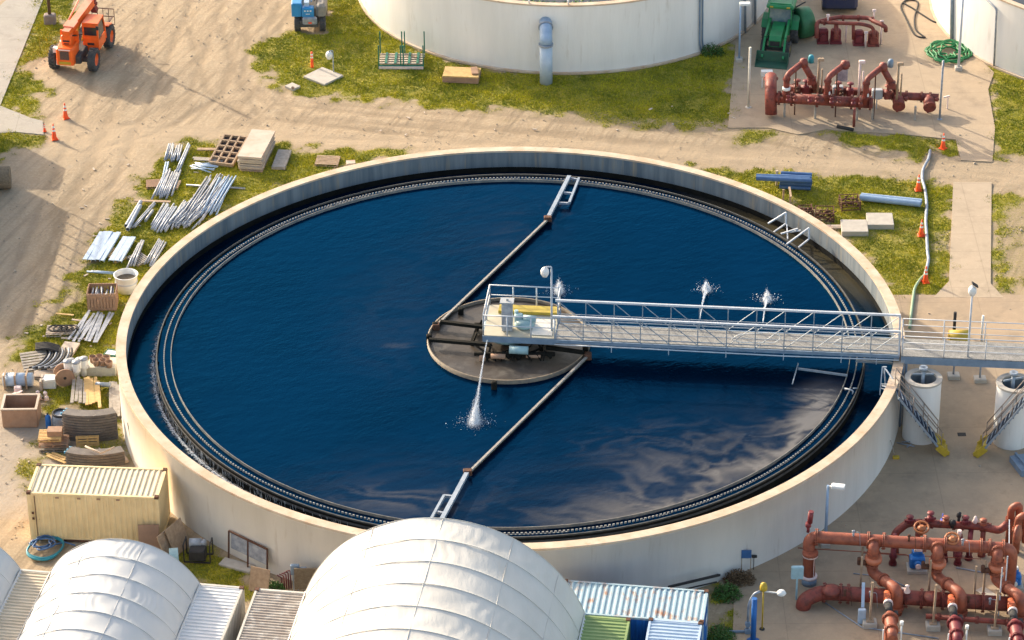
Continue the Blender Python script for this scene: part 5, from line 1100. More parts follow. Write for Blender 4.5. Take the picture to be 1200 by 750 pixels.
# blue pump
def bluepump(px, py, s, label):
    q = at(px, py); t = thing('pump', label, 'pump', q)
    b = MB(); b.bbox((0, 0, .1), (1.05*s, .9*s, .2), .03); b.build('plinth', M_slab, t)
    b = MB(); b.bbox((0, 0, .5*s+.1), (.8*s, .6*s, .6*s), .06); b.bbox((0, .15, .95*s), (.55*s, .4*s, .5*s), .08); b.cyl((0, -.1, .6*s), (0, -.5*s, .6*s), .2*s, 16); b.build('housing', M_blue2, t)
    b = MB(); b.cyl((0, -.5*s, .6*s), (0, -.62*s, .6*s), .14*s, 14); b.bbox((.02, .1, 1.24*s), (.42*s, .25*s, .12), .03); build_split(b, 'motor_cap', M_pinkw if s > .8 else M_white, t); return t
bluepump(1074, 668, .85, 'blue pump on a concrete plinth framed by the orange red pipes')
bluepump(1187, 688, .8, 'blue and white pump under the last orange drop pipe at the picture edge')
b = MB(); q0, q1 = V(1148, 690, .04), V(1172, 706, .04); b.bar(q0, q1, .5, .07); single(b, 'kerb_piece', M_slab, 'short pale concrete kerb lying beneath the orange red pipes near the picture edge', 'kerb')
b = MB(); b.bar(at(1192, 538, .1), at(1206, 556, .1), .8, .5); b.bar(at(1190, 533, .3), at(1204, 550, .3), .1, .3); single(b, 'steel_grating', M_slate, 'stack of dark steel grating at the picture edge below the concrete cylinder', 'grating')
# ---- upper red pipework
t = pump_set('red pipe manifold with three goosenecks on the upper concrete pad', (980, 128))
z1 = 1.15; A, B_ = V(897, 114, z1), V(1023, 121, z1); d = (B_-A).normalized()
b = MB(); b.tube([A+Vector((.25, 0, 0)), B_], .30, 20); b.tube(bend([V(903, 104, z1)+Vector((0, .1, .75)), V(903, 114, z1)+Vector((0, 0, .35)), V(904, 116, z1)+Vector((0, -.1, -.9))], .3), .34, 18); fl(b, V(903, 104, z1)+Vector((0, .05, .62)), (0, .3, 1), .3)
for px in (913, 928, 958, 976, 998, 1008, 1020): fl(b, A.lerp(B_, (px-897)/126), d, .30, .07)
b.build('front_header', M_red, t, world=True)
A2, B2 = V(921, 103, .8), V(1102, 119, .8); zr = .8
b = MB(); b.tube([A2, V(1035, 109, zr), V(1048, 112, zr), V(1100, 114.5, zr)], .23, 16)
for px in (930, 950, 972, 990, 1006, 1030, 1046, 1062, 1080, 1090): 
    f_ = (px-921)/(1100-921); fl(b, V(px, 103+12*f_, zr), d, .23, .06)
for px, py in ((1052, 119), (1088, 120)): q = V(px, py-6, zr); b.tube([q, q+Vector((0, -.25, -.1)), q+Vector((.03, -.7, -.25))], [.24, .34, .34], 16); fl(b, q+Vector((0, -.72, -.26)), (0, -1, -.3), .26); b.bar(q+Vector((-.05, -.4, -.5)), q+Vector((-.05, -.4, -.8)), .1); b.cyl(q+Vector((.3, -.35, 0)), q+Vector((.55, -.3, .05)), .1)
b.build('rear_header', M_maroon if False else M_red, t, world=True)
for i, (x0, ty) in enumerate(((921, 86), (969, 84), (1014, 87))):
    base = V(x0, 117+(x0-921)*.055, z1); top = base+Vector((0, 0, 1.55)); m2 = top+Vector((.95, .85, .35)); end = m2+Vector((.55, .1, -1.0)); 
    b = MB(); b.tube(bend([base, top, m2], .3, 5), .17, 14); fl(b, base+Vector((0, 0, .45)), (0, 0, 1), .17); fl(b, top+Vector((0, 0, -.25)), (0, 0, 1), .16, .05)
    if i != 1: b.tube(bend([m2, end, V(x0+36, 106, zr)], .3, 5), .19, 14); fl(b, end, (.1, 0, 1), .19); b.bbox(end+Vector((0, 0, -.2)), (.45, .42, .35), .08)
    else: b.tube([m2, m2+Vector((.3, .08, .02))], .2, 14)
    b.lathe([(0, .26), (.2, .2), (.26, 0), (.26, -.2), (0, -.26)], m2+Vector((.05, 0, .02)), 16); b.build('gooseneck', M_red, t, world=True)
    b = MB(); b.bar(base+Vector((.55, .35, -1.15)), top+Vector((.55, .42, .05)), .07); b.build('prop', M_rust, t, world=True)
    b = MB(); q = base+Vector((0, 0, .62)); (b.lathe([(.18, 0), (.23, .03), (.23, .16), (.18, .2)], q, 16) if i == 0 else b.bbox(q+Vector((.1, -.1, 0)), (.12, .12, .2))); b.build('collar', M_white, t, world=True)
    b = MB(); q = V(x0+33, 82, 0)+Vector((0, -.9, 0)); q = m2+Vector((.95, .2, 0)); b.cyl(q+Vector((0, 0, -2.2)), q+Vector((0, 0, .05)), .07, 8); b.bbox(q+Vector((.1, 0, .1)), (.35, .2, .16), .03); b.cyl(q+Vector((.2, 0, -1.9)), q+Vector((.2, 0, -.5)), .05, 8); b.build('cable_post', M_wood if i != 1 else M_pinkw, t, world=True)
    if i != 1:
        b = MB(); q = m2+Vector((.5, .3, .12)); b.lathe([(0, .22), (.13, .19), (.17, .08), (.17, -.24), (0, -.28)], q, 16); b.build('motor', M_teal if i == 0 else M_slate, t, world=True)
for k in range(12):
    px = 915+k*8.5; q = V(px, 115.5+(px-897)*.055, z1+.32) if k % 3 else V(px+20, 106+(px-897)*.06, zr+.25); b = MB(); b.cyl(q, q+Vector((0, 0, .2)), .045, 8); b.bbox(q+Vector((0, 0, .22)), (.2, .13, .12), .03); b.bbox(q+Vector((0, -.02, .02)), (.24, .24, .1), .03); b.build('tapping', (M_rust, M_maroon, M_red)[k % 3], t, world=True)
for k, px in enumerate((934, 944, 982, 996, 1040)):
    q = V(px, 107+(px-921)*.06, zr); b = MB(); b.bbox(q+Vector((0, 0, .2)), (.42, .4, .5), .08); b.cyl(q+Vector((0, 0, .4)), q+Vector((0, 0, .8)), .06, 8); b.lathe([(.04, 0), (.2, 0), (.2, .04), (.04, .05)], q+Vector((0, 0, .72)), 14); b.build('gate_valve', M_maroon if k % 2 else M_red, t, world=True)
b = MB()
for (px, py, yb) in ((919, 128, 146), (955, 130, 142), (1004, 132, 146), (1022, 132, 142), (1072, 132, 122), (905, 125, 141)): q = V(px, py+9, 0); b.bar(q, q+Vector((0, 0, .9)), .12)
build_split(b, 'support_leg', M_woodg, t, True)
b = MB(); q = V(1000.5, 149, 0); b.cyl(q, q+Vector((0, 0, 1.2)), .08, 8); b.build('drain_leg', M_red, t, world=True)
b = MB()
for (px, py) in ((1027, 128), (981, 124)): q = V(px, py, 0); b.bar(q, q+Vector((0, 0, .7)), .06); b.bbox(q+Vector((0, 0, 1.0)), (.6, .35, .55), .03)
build_split(b, 'grey_box', mat('pale grey box', (0.42, 0.44, 0.46), None, .5, 3), t, True)
b = MB(); b.bbox(V(987, 86, 1.3), (.6, .45, .8), .05); b.build('cabinet', M_pipel, t, world=True)
b = MB(); q = V(893, 103, 0); b.bar(q, q+Vector((0, 0, .9)), .06); b.bar(q+Vector((.5, 0, 0)), q+Vector((.5, 0, .9)), .05); b.box(q+Vector((.25, 0, .95)), (.65, .35, .28)); single(b, 'meter_box', M_white, 'small white box on legs between the tractor bucket and the red elbow', 'meter box')
b = MB(); q = V(1110, 128, 0); b.bar(q, q+Vector((0, 0, .75)), .06); b.bar(q+Vector((-.25, 0, .75)), q+Vector((.1, 0, .85)), .08); single(b, 'tap_post', M_pinkw, 'low pale pink tap post at the right end of the upper red manifold', 'tap')
# second upper assembly
t = pump_set('smaller dark red pump group behind the goosenecks near the dark trailer', (1000, 52))
b = MB(); zt = 1.5
b.tube(bend([V(957, 45, .7), V(957, 26, zt), V(982, 20, zt), V(1018, 21, zt), V(1026, 26, zt), V(1038, 31, zt), V(1038, 36, zt-.4)], .25), .13, 12)
b.tube(bend([V(980, 46, .6), V(980, 24, zt)], .2), .14, 12); b.tube(bend([V(962, 26, zt), V(1010, 28, zt), V(1024, 32, 1.2), V(1024, 46, .6)], .3), .11, 12); b.cyl(V(1000, 46, .4), V(1000, 28, zt-.1), .1)
for px, py in ((966, 26), (988, 21), (1006, 21), (1022, 23), (1034, 29)): fl(b, V(px, py, zt), (1, 0, 0), .13, .05)
b.build('header', M_red, t, world=True)
for (px, py) in ((964, 44), (979, 44), (1006, 46), (1023, 47)):
    b = MB(); q = V(px, py+6, 0); b.bbox(q+Vector((0, 0, .55)), (.62, .45, .8), .12); b.bbox(q+Vector((0, 0, .08)), (.7, .6, .16), .03); b.cyl(q+Vector((0, -.2, .5)), q+Vector((0, -.42, .5)), .2, 14); b.build('pump_body', M_maroon if px < 1010 else M_red, t, world=True)
b = MB()
for (px, py, h) in ((991, 44, 1.2), (1032, 46, 1.5), (1024, 17, .6), (970, 21, .5), (1014, 50, 1.0)): q = V(px, py+6, 0 if h > .8 else 1.4); b.cyl(q, q+Vector((0, 0, h)), .05, 8); b.bbox(q+Vector((0, 0, h)), (.22, .14, .14), .03)
b.build('gauge_post', M_pinkw, t, world=True)
# ================================================================ CONES, HOSES
def cone(px, py, label, s=1.0, lean=0):
    p = at(px, py); t = thing('traffic_cone', label, 'traffic cone', p, random.uniform(0, 1), 'orange traffic cones'); 
    if 'cone0' in globals():
        bpy.data.objects.remove(t); o = dup(cone0, p, random.uniform(0, 1.5), label, 'orange traffic cones'); o.scale = (s, s, s); o.rotation_euler[0] = lean; return o
    b = MB(); b.bbox((0, 0, .025), (.38, .38, .05), .02); b.build('base', M_coneo, t)
    b = MB(); b.lathe([(.15, .05), (.035, .95), (.0, .95)], seg=20); b.build('body', M_coneo, t)
    for z0, z1_ in ((.5, .6), (.7, .82)):
        r = lambda z: .152-(z-.05)*.1278+.004; b = MB(); b.lathe([(r(z0), z0), (r(z1_), z1_)], seg=20); b.build('white_band', M_conew, t)
    globals()['cone0'] = t; return t
cone(77, 138.5, 'orange traffic cone on the dirt below the telehandler, the upper of the left pair')
cone(64, 163.5, 'orange traffic cone at the corner of the concrete ramp, lower of the left pair', 1.0, -.12)
cone(52.5, 154, 'small orange traffic cone half hidden in the weeds at the ramp edge', .5)
cone(1105, 174, 'orange traffic cone standing in the grass strip below the upper concrete pad')
cone(1076, 223, 'orange traffic cone beside the hose near the road')
cone(1079.5, 276, 'orange traffic cone beside the hose halfway down the grass, level with the slabs')
cone(1084.5, 331, 'orange traffic cone at the lower end of the hose near the apron')
t = thing('marker_post', 'red and white marker post on the grass near the square slab', 'marker post', at(366, 79))
b = MB(); b.lathe([(.09, 0), (.06, 1.0), (.0, 1.02)], seg=14); b.build('post', M_red if False else M_coneo, t)
for z in (.62, .8): b = MB(); b.lathe([(.078, z), (.075, z+.1)], seg=14); b.build('white_band', M_conew, t)
def hosepath(pts, z=.06): return [V(x, y, z) for x, y in pts]
def smooth(P, n=6):
    out = []
    for i in range(len(P)-1):
        p0, p1, p2, p3 = P[max(i-1, 0)], P[i], P[i+1], P[min(i+2, len(P)-1)]
        for k in range(n):
            t_ = k/n; out.append(.5*((2*p1)+(p2-p0)*t_+(2*p0-5*p1+4*p2-p3)*t_*t_+(3*p1-p0-3*p2+p3)*t_**3))
    out.append(P[-1]); return out
b = MB(); b.tube(smooth(hosepath([(1090, 176), (1088, 186), (1082, 198), (1081, 210), (1084, 222), (1086, 240), (1085, 258), (1086, 275), (1087, 295), (1088, 305), (1084, 322)], .09)), .085, 8)
single(b, 'hose', M_pipeg, 'grey discharge hose running past the traffic cones across the road and grass', 'hose')
b = MB(); b.tube(smooth(hosepath([(1084, 322), (1078, 328), (1072, 338), (1070, 350), (1068, 366), (1066, 384)], .09)), .075, 8)
single(b, 'hose', mat('pale green hose', (0.28, 0.40, 0.26), None, .5, 3), 'pale green hose end running under the catwalk from the grey hose', 'hose')
b = MB(); b.tube(smooth(hosepath([(1105, 23), (1096, 26), (1082, 18), (1070, 10), (1059, 3), (1068, 0), (1076, 4), (1072, 20), (1073, 34), (1080, 41), (1084, 44), (1076, 43), (1070, 38), (1062, 22), (1056, 8), (1062, 0), (1074, -4)])), .055, 7)
single(b, 'hose', M_black, 'long black hose lying in loose loops on the upper concrete pad', 'hose')
P = []
for k in range(230):
    a = k*.21; rr = .35+.75*abs(math.sin(k*.091))+.08*math.sin(k*1.3); P.append(V(1112, 60, .06+.22*abs(math.sin(k*.11)))+Vector((rr*math.cos(a)*1.15+.06*math.sin(k), rr*math.sin(a)*1.35, 0)))
b = MB(); b.tube(P, .06, 6); single(b, 'hose', M_green2, 'bright green hose coiled in a heap at the foot of the tall lamp post', 'hose')
P = [V(53, 642, .05+.15*abs(math.sin(k*.13)))+Vector(((.78+.1*math.sin(k*.5))*math.cos(k*.25), (.9+.1*math.sin(k*.31))*math.sin(k*.25), 0)) for k in range(150)]
b = MB(); b.tube(P, .05, 6); single(b, 'hose', M_teal, 'teal green hose coiled on the dirt in front of the cream container', 'hose')
P = [V(50, 636, .25+.1*abs(math.sin(k*.2)))+Vector(((.45+.15*math.sin(k*.7))*math.cos(k*.3), (.45+.15*math.sin(k*.4))*math.sin(k*.3), 0)) for k in range(80)]+[V(75, 635, .1), V(88, 639, .08)]
b = MB(); b.tube(P, .04, 6); single(b, 'hose', M_pdblue, 'blue hose lying on the teal green hose coil', 'hose')
b = MB(); b.tube([V(75, 633, .06), V(170, 637, .06)], .05, 6); single(b, 'long_pipe', M_rust, 'thin reddish pipe lying along the foot of the cream container', 'pipe')
b = MB(); b.cyl(V(981, 148, .12), V(1000, 152, .12), .1, 12); single(b, 'black_pipe_piece', M_black, 'short black pipe piece with white stripe lying by the grass strip under the red manifold', 'pipe')
# ================================================================ STORAGE YARD
def bundle(p0, p1, width, n, r, m, label, jit=.1, cat='pipe', name='steel_pipe', shape='tube', layers=1, z0=.08, ljit=.1, group=None):
    """n separate lengths lying side by side from pixel p0 to p1 (ends of the middle one)"""
    A, B = V(*p0, 0), V(*p1, 0); L = (B-A).length; d = (B-A).normalized(); s = Vector((-d.y, d.x, 0)); b = MB()
    if shape == 'tube': b.tube([(-L/2, 0, 0), (L/2, 0, 0)], r, 9)
    elif shape == 'hollow': b.lathe([(r*.75, -L/2), (r, -L/2), (r, L/2), (r*.75, L/2), (r*.75, -L/2)], seg=14, axis=(1, 0, 0), smooth=False)
    elif shape == 'board': b.box((0, 0, 0), (L, r*2, r*.6))
    else:  # channel
        b.prof([(-r, 0), (r, 0), (r, -r*.9), (r*.92, -r*.9), (r*.92, -.012), (-r*.92, -.012), (-r*.92, -r*.9), (-r, -r*.9)], (-L/2, 0, r*.45), (0, 1, 0), (0, 0, 1), (L, 0, 0))
    o0 = b.build(name, m); per = math.ceil(n/layers); out = []
    for i in range(n):
        o = o0 if i == 0 else o0.copy()
        if i: COL.objects.link(o)
        ly = i//per; k = i % per; f = (k+.5)/per-.5
        c = (A+B)/2+s*(f*width+random.gauss(0, r*.25))+d*random.gauss(0, ljit*L)*.5; o.location = (c.x, c.y, z0+r+ly*r*1.9+(random.random()*r*1.2 if jit > .05 else 0))
        o.rotation_euler = (0, random.gauss(0, .01), math.atan2(d.y, d.x)+random.gauss(0, jit)*.5); tag(o, label, cat, group or label)
        if i: o.scale = (random.uniform(1-ljit, 1), 1, 1)
        out.append(o)
    return out
bundle((206, 172), (201, 191), .9, 8, .05, M_pipel, 'short pale pipes piled on the grass at the head of the storage strip')
bundle((223, 171), (208, 203), .2, 2, .07, M_pipeg, 'long grey pipe leaning across the short pale pipes', .04)
bundle((226, 195), (254, 200), .9, 7, .04, M_palep, 'short bright pipe offcuts beside the dark honeycomb tray', .5)
bundle((204, 202), (189, 234), 1.0, 9, .055, M_pipel, 'pale steel pipes lying on timber bearers between two small pallets', .05)
bundle((196, 194), (188, 230), .2, 2, .05, M_pblue, 'thin pale blue pipes beside the pipes on timber bearers', .04)
bundle((256, 212), (222, 262), 1.3, 16, .05, M_pipel, 'loose pale steel pipes in the biggest pile beside the tank wall', .09, layers=2)
bundle((268, 212), (244, 254), .9, 10, .05, M_pblue, 'pale blue steel pipes in the biggest pile beside the tank wall', .10, layers=2)
bundle((240, 238), (212, 268), 1.6, 15, .045, M_pipeg, 'dark weathered steel pipes at the lower end of the biggest pile', .16, layers=2)
bundle((222, 240), (208, 270), .9, 9, .055, M_pipel, 'long pale pipes spread beside the dark weathered ones', .12)
bundle((205, 243), (186, 272), 1.0, 8, .06, M_pipeg, 'neat row of grey pipes left of the biggest pipe pile', .03)
bundle((165, 243), (147, 272), .25, 2, .11, M_pipeg, 'thick grey pipe pair lying alone near the dirt road', .04, shape='hollow')
bundle((183, 238), (159, 267), .2, 2, .06, M_pipel, 'long thin pale pipes right of the thick grey pair', .04)
bundle((179, 250), (170, 262), .12, 1, .08, M_pipel, 'short single pale pipe between the longer single ones', .03)
bundle((193, 241), (177, 266), .15, 1, .07, M_pipel, 'single pale pipe left of the neat row of grey pipes', .03)
bundle((130, 276), (110, 309), 1.05, 5, .12, M_palep, 'wide pale blue channel sections laid side by side near the dirt road', .01, shape='channel', ljit=.02, cat='channel section', name='channel_section')
bundle((153, 282), (136, 311), .75, 3, .13, M_palep, 'wide pale blue channel sections in the narrower set of three', .01, shape='channel', ljit=.02, cat='channel section', name='channel_section')
bundle((168, 283), (153, 315), .4, 3, .06, M_pipel, 'three slim pale rods between the channel sections and the tank wall', .06)
bundle((190, 285), (173, 315), .55, 5, .05, M_pipel, 'slim pale tubes on small wooden bearers touching the tank wall', .05)
bundle((105, 320.5), (139, 323.5), .16, 2, .05, M_pblue, 'thin pale blue pipes lying crosswise above the slatted crate', .06)
bundle((219, 218), (288, 222), .1, 1, .06, M_pipel, 'single long pipe lying crosswise under the biggest pipe pile', .01, z0=.0)
bundle((117, 370), (98, 405), 1.5, 11, .06, M_pipel, 'pale angle sections fanned out below the slatted crate', .1, shape='channel', cat='angle section', name='angle_section')
bundle((84, 377), (106, 379.5), .1, 1, .06, M_board, 'pale plank lying above the fanned angle sections', .01, shape='board', cat='plank', name='plank')
bundle((67, 370), (88, 372), .1, 1, .06, M_wood2, 'short tan plank above the pallet of black coils', .01, shape='board', cat='plank', name='plank')
bundle((70, 399), (98, 400), .1, 1, .06, M_board, 'pale plank lying above the pile of curved pipes', .01, shape='board', cat='plank', name='plank')
bundle((161, 238.5), (203, 240), .1, 1, .09, M_wood, 'brown timber bearer lying below the pipes near the dirt road', .01, shape='board', cat='timber', name='timber_bearer')
bundle((232, 178), (254, 178), .1, 1, .12, M_wood, 'brown timber beam lying left of the dark honeycomb tray', .01, shape='board', cat='timber', name='timber_bearer')
bundle((228, 189), (262, 191.5), .3, 2, .09, M_woodg, 'grey timber beams under the dark honeycomb tray', .01, shape='board', cat='timber', name='timber_bearer')
bundle((94, 450), (92, 479), .7, 4, .08, M_woodg, 'grey planks standing out behind the stack of curved panels', .03, shape='board', cat='plank', name='plank', z0=.25)
bundle((108, 449), (110, 481), .75, 5, .08, M_wood2, 'yellowish long planks beside the grey ones behind the curved panels', .02, shape='board', cat='plank', name='plank', z0=.25)
bundle((134, 450), (135, 490), .5, 5, .07, M_woodg, 'dark grey timbers leaning along the tank wall', .04, shape='board', cat='timber', name='leaning_timber', z0=.1)
bundle((112, 457), (129, 458), .2, 1, .12, M_steel, 'grey pipe crossing towards the tank wall behind the planks', .01, z0=.2)
bundle((57, 535), (80, 543), .5, 3, .06, M_wood2, 'thin tan boards lying above the cream container roof', .06, shape='board', cat='plank', name='plank')
bundle((914, 219), (951, 221), 1.0, 9, .12, M_pdblue, 'blue plastic pipes stacked in rows behind the tank wall', .005, shape='hollow', layers=3, ljit=.02)
for i in range(1): pass
b = MB(); b.box(V(916, 224, .4)+Vector((.05, -.55, 0)), (.1, .06, .8)); b.box(V(926, 233, .4), (.1, .06, .8)); b.box(V(926, 225, .78), (.1, 1.1, .05)); single(b, 'timber_strap', M_wood, 'tan timber strap around the stack of blue pipes', 'strap')
bundle((886, 224), (950, 226.5), .5, 3, .13, M_pdblue, 'long blue pipes on top of the blue pipe stack behind the tank wall', .005, shape='hollow', z0=.72, ljit=.02)
bundle((1008, 235), (1079, 243), .45, 2, .17, M_pblue, 'pair of thick pale blue pipes lying on the grass beside the hose', .02, shape='hollow', ljit=.02)
b = MB(); q = V(910, 217, 0); b.bar(q, q+Vector((0, 0, .9)), .12); single(b, 'wooden_stake', M_board, 'short pale stake behind the stack of blue pipes', 'stake')
# pallets
def pallet(p, rz, label, m=M_wood, sx=1.2, sy=1.0, z=0, tilt=None, grp=None):
    t = thing('pallet', label, 'pallet', (p[0], p[1], p[2] if len(p) > 2 else z), rz, grp)
    b = MB()
    for k in range(7): b.box((0, -sy/2+sy*(k+.5)/7, .13), (sx, sy/7*.62, .022))
    b.build('deck_board', m, t); b = MB()
    for x in (-sx/2+.05, 0, sx/2-.05): b.box((x, 0, .07), (.09, sy, .09))
    for k in range(3): b.box((0, -sy/2+.05+k*(sy-.1)/2, .012), (sx, .09, .02))
    b.build('bearer', m, t)
    if tilt: t.rotation_euler = tilt
    return t
pallet(at(384, 190), -.1, 'weathered wooden pallet on the grass beside the tank wall near the board stack', M_wood, 1.3, 1.1)
pallet(at(181, 217), .1, 'small broken pallet with brown scraps left of the pipes on bearers', M_ply, .9, .9)
pallet(at(203, 218), -.15, 'small tan pallet right of the pipes on bearers', M_wood, .7, .9)
pallet(at(134, 300), -.9, 'pallet between the two sets of pale blue channels', M_wood2, 1.5, .8)
pallet(at(163, 305), -.9, 'grey pallet under the slim rods', M_woodg, 1.1, .9)
pallet(at(103, 521), 0, 'fresh yellow pallet standing upright against the curved panels', M_wood2, 1.1, .95, tilt=(math.radians(80), 0, math.radians(3)))
for k, lab in enumerate(('grey pallet at the bottom of the small stack left of the curved panels', 'brown pallet in the middle of the small stack left of the curved panels', 'yellow pallet on top of the small stack left of the curved panels')):
    q = at(64, 524) if k < 2 else at(60, 523); pallet((q.x, q.y, k*.27), .03, lab, (M_woodg, M_ply, M_wood2)[k], 1.4 if k < 2 else 1.1, .95)
b = MB(); b.box(at(65, 512, .5), (.7, .5, .9)); single(b, 'cardboard_crate', M_ply, 'brown wooden crate behind the pallet stack', 'crate')
# dark honeycomb tray and board stack
t = thing('mould_tray', 'dark honeycomb tray of square cells propped on the grass by the board stack', 'tray', at(268, 183), -.28)
b = MB(); W_, D2 = 1.35, 2.6; b.box((0, 0, 0), (W_, D2, .08))
for i in range(4): x = -W_/2+W_*i/3; b.box((x, 0, .12), (.09, D2, .18))
for j in range(6): y = -D2/2+D2*j/5; b.box((0, y, .121), (W_, .09, .178))
b.build('frame', M_wood, t); b = MB(); b.box((0, 0, .045), (W_-.1, D2-.1, .02)); b.build('liner', mat('dark cell', (0.05, 0.035, 0.035), None, .8, 5), t)
t.rotation_euler = (.16, 0, -.28); t.location = at(268, 178, .28)
b = MB(); b.box((0, 0, 0), (.1, .1, .1))
base = at(301, 187)
for k in range(8):
    t_ = MB(); t_.box((0, 0, 0), (1.35, 3.3, .085)); o = t_.build('concrete_board', M_board) if k == 0 else bo_.copy()
    if k == 0: bo_ = o
    else: COL.objects.link(o)
    o.location = (base.x+random.gauss(0, .03), base.y+.3+random.gauss(0, .04), .12+.105*k); o.rotation_euler = (0, 0, -.16+random.gauss(0, .01))
    tag(o, 'pale pinkish board in the tall flat stack beside the dark tray' if k < 7 else 'topmost pale board of the tall flat stack beside the dark tray', 'board', 'stacked pale boards')
b = MB(); b.box(at(301, 188, .035)+Vector((0, .3, 0)), (1.3, 3.2, .07), -.16); single(b, 'stack_bearer', M_wood, 'timber bearers beneath the tall stack of pale boards', 'timber')
b = MB(); b.box(at(330, 187, .12), (.75, 2.1, .16), -.12); single(b, 'concrete_slab', M_woodg, 'narrow grey slab lying beside the tall stack of pale boards', 'slab')
b = MB(); b.box(at(411, 191, .1), (.5, .4, .15), .1); single(b, 'wood_block', M_board, 'small pale block at the outer edge of the tank rim beyond the pallet', 'block')
# slabs
def slab(px, py, sx, sy, rz, label, m=M_slab, h=.14):
    b = MB(); b.bbox((0, 0, h/2), (sx, sy, h), .015); b.v = [tuple(Matrix.Rotation(rz, 3, 'Z') @ Vector(v)+V(px, py, -.02)) for v in b.v]; return single(b, 'concrete_slab', m, label, 'slab')
slab(1001, 270, 1.4, 1.35, -.03, 'square pale slab on the grass, lower left of the pair', h=.3)
slab(1031, 262, 1.4, 1.35, -.03, 'square pale slab on the grass, upper right of the pair', h=.3)
slab(379, 91, 1.6, 1.7, .85, 'pale square slab set in the grass between marker post and short lamp')
slab(343, 103, .6, .7, .8, 'small pale valve cover at the edge of the grass near the dirt road')
b = MB(); b.cyl(V(343, 103, .1), V(343, 103, .2), .09, 12); single(b, 'valve', M_ply, 'small brown valve spindle on the pale valve cover', 'valve')
# wood stack & green rack near the upper tank
t = thing('plywood_stack', 'low stack of tan plywood sheets on the grass beside the upper white tank', 'plywood', at(541, 93), -.12)
for k in range(5): b = MB(); b.box((random.gauss(0, .02), random.gauss(0, .02), .1+.09*k), (2.1, 1.25, .075)); b.build('sheet', M_wood2 if k == 4 else M_ply, t)
b = MB(); b.box((.75, .1, .56), (.4, .9, .06), .2); b.build('loose_strip', M_ply, t)
t = thing('storage_rack', 'green steel rack with upright posts and striped boards against the upper white tank', 'rack', at(471, 74), -.03)
b = MB(); sx, sy = 2.6, 1.5
for x in (-sx/2, -.02, sx/2):
    b.bar((x, -sy/2, 0), (x, -sy/2, 1.5), .07); b.bar((x, sy/2, 0), (x, sy/2, 1.7), .07)
b.bar((.14, -sy/2, 0), (.14, -sy/2, 1.5), .07); b.bar((.14, sy/2, 0), (.14, sy/2, 1.7), .07)
for y in (-sy/2, sy/2): b.bar((-sx/2, y, .2), (sx/2, y, .2), .08)
b.build('frame', M_greenst, t)
for k in range(5): b = MB(); b.box((0, -sy/2+.15+k*.3, .28), (sx, .13, .07)); b.build('board', M_board, t)
for x in (-.9, -.35, .45, .95): b = MB(); b.box((x, 0, .34), (.14, sy*.95, .04)); b.build('cross_strap', M_greenst, t)
b = MB(); b.box((0, -sy/2-.06, .1), (sx, .08, .16)); b.build('lower_board', M_pinkw, t)
# rusty crates
def rusty(px, py, label, s=1.0):
    t = thing('rusty_crate', label, 'crate', at(px, py), random.uniform(-.1, .1)); w_, d_, h_ = 1.0*s, .9*s, .55*s; b = MB()
    for x in (-w_/2, w_/2):
        for y in (-d_/2, d_/2): b.bar((x, y, 0), (x, y, h_), .06)
    for z in (.08, h_*.5, h_):
        b.bar((-w_/2, -d_/2, z), (w_/2, -d_/2, z), .04); b.bar((-w_/2, d_/2, z), (w_/2, d_/2, z), .04); b.bar((-w_/2, -d_/2, z), (-w_/2, d_/2, z), .04); b.bar((w_/2, -d_/2, z), (w_/2, d_/2, z), .04)
    b.build('frame', M_rust, t); b = MB()
    for k in range(26): q = Vector((random.uniform(-.4, .4)*w_, random.uniform(-.4, .4)*d_, random.uniform(.1, h_))); b.tube([q, q+Vector((random.gauss(0, .2), random.gauss(0, .2), random.gauss(0, .05)))], random.uniform(.02, .06), 6)
    b.build('scrap_iron', M_rust, t)
rusty(995.5, 243, 'rusty iron crate of scrap left of the thick pale blue pipes')
rusty(966, 256, 'rusty iron crate of scrap on the grass close to the tank wall', .95)
rusty(944, 251, 'small rusty crate of scrap half hidden behind the tank rim', .7)
b = MB(); b.box(V(976, 266, .05), (1.1, .35, .1)); single(b, 'wood_block', M_board, 'pale board scrap below the rusty crates at the tank wall', 'block')
# white bin
t = thing('round_bin', 'big round white plastic bin with dark contents beside the tank wall', 'bin', at(149, 341))
b = MB(); b.lathe([(.02, .02), (.48, .02), (.54, .5), (.6, .95), (.65, 1.0), (.6, 1.02), (.55, .95), (.5, .4)], seg=28); b.build('body', M_white, t)
b = MB(); b.lathe([(0, .72), (.54, .72)], seg=28); b.build('contents', M_straw, t); b = MB(); b.lathe([(.555, .55), (.6, .58), (.57, .64)], seg=28); b.build('band', M_whiterail, t)
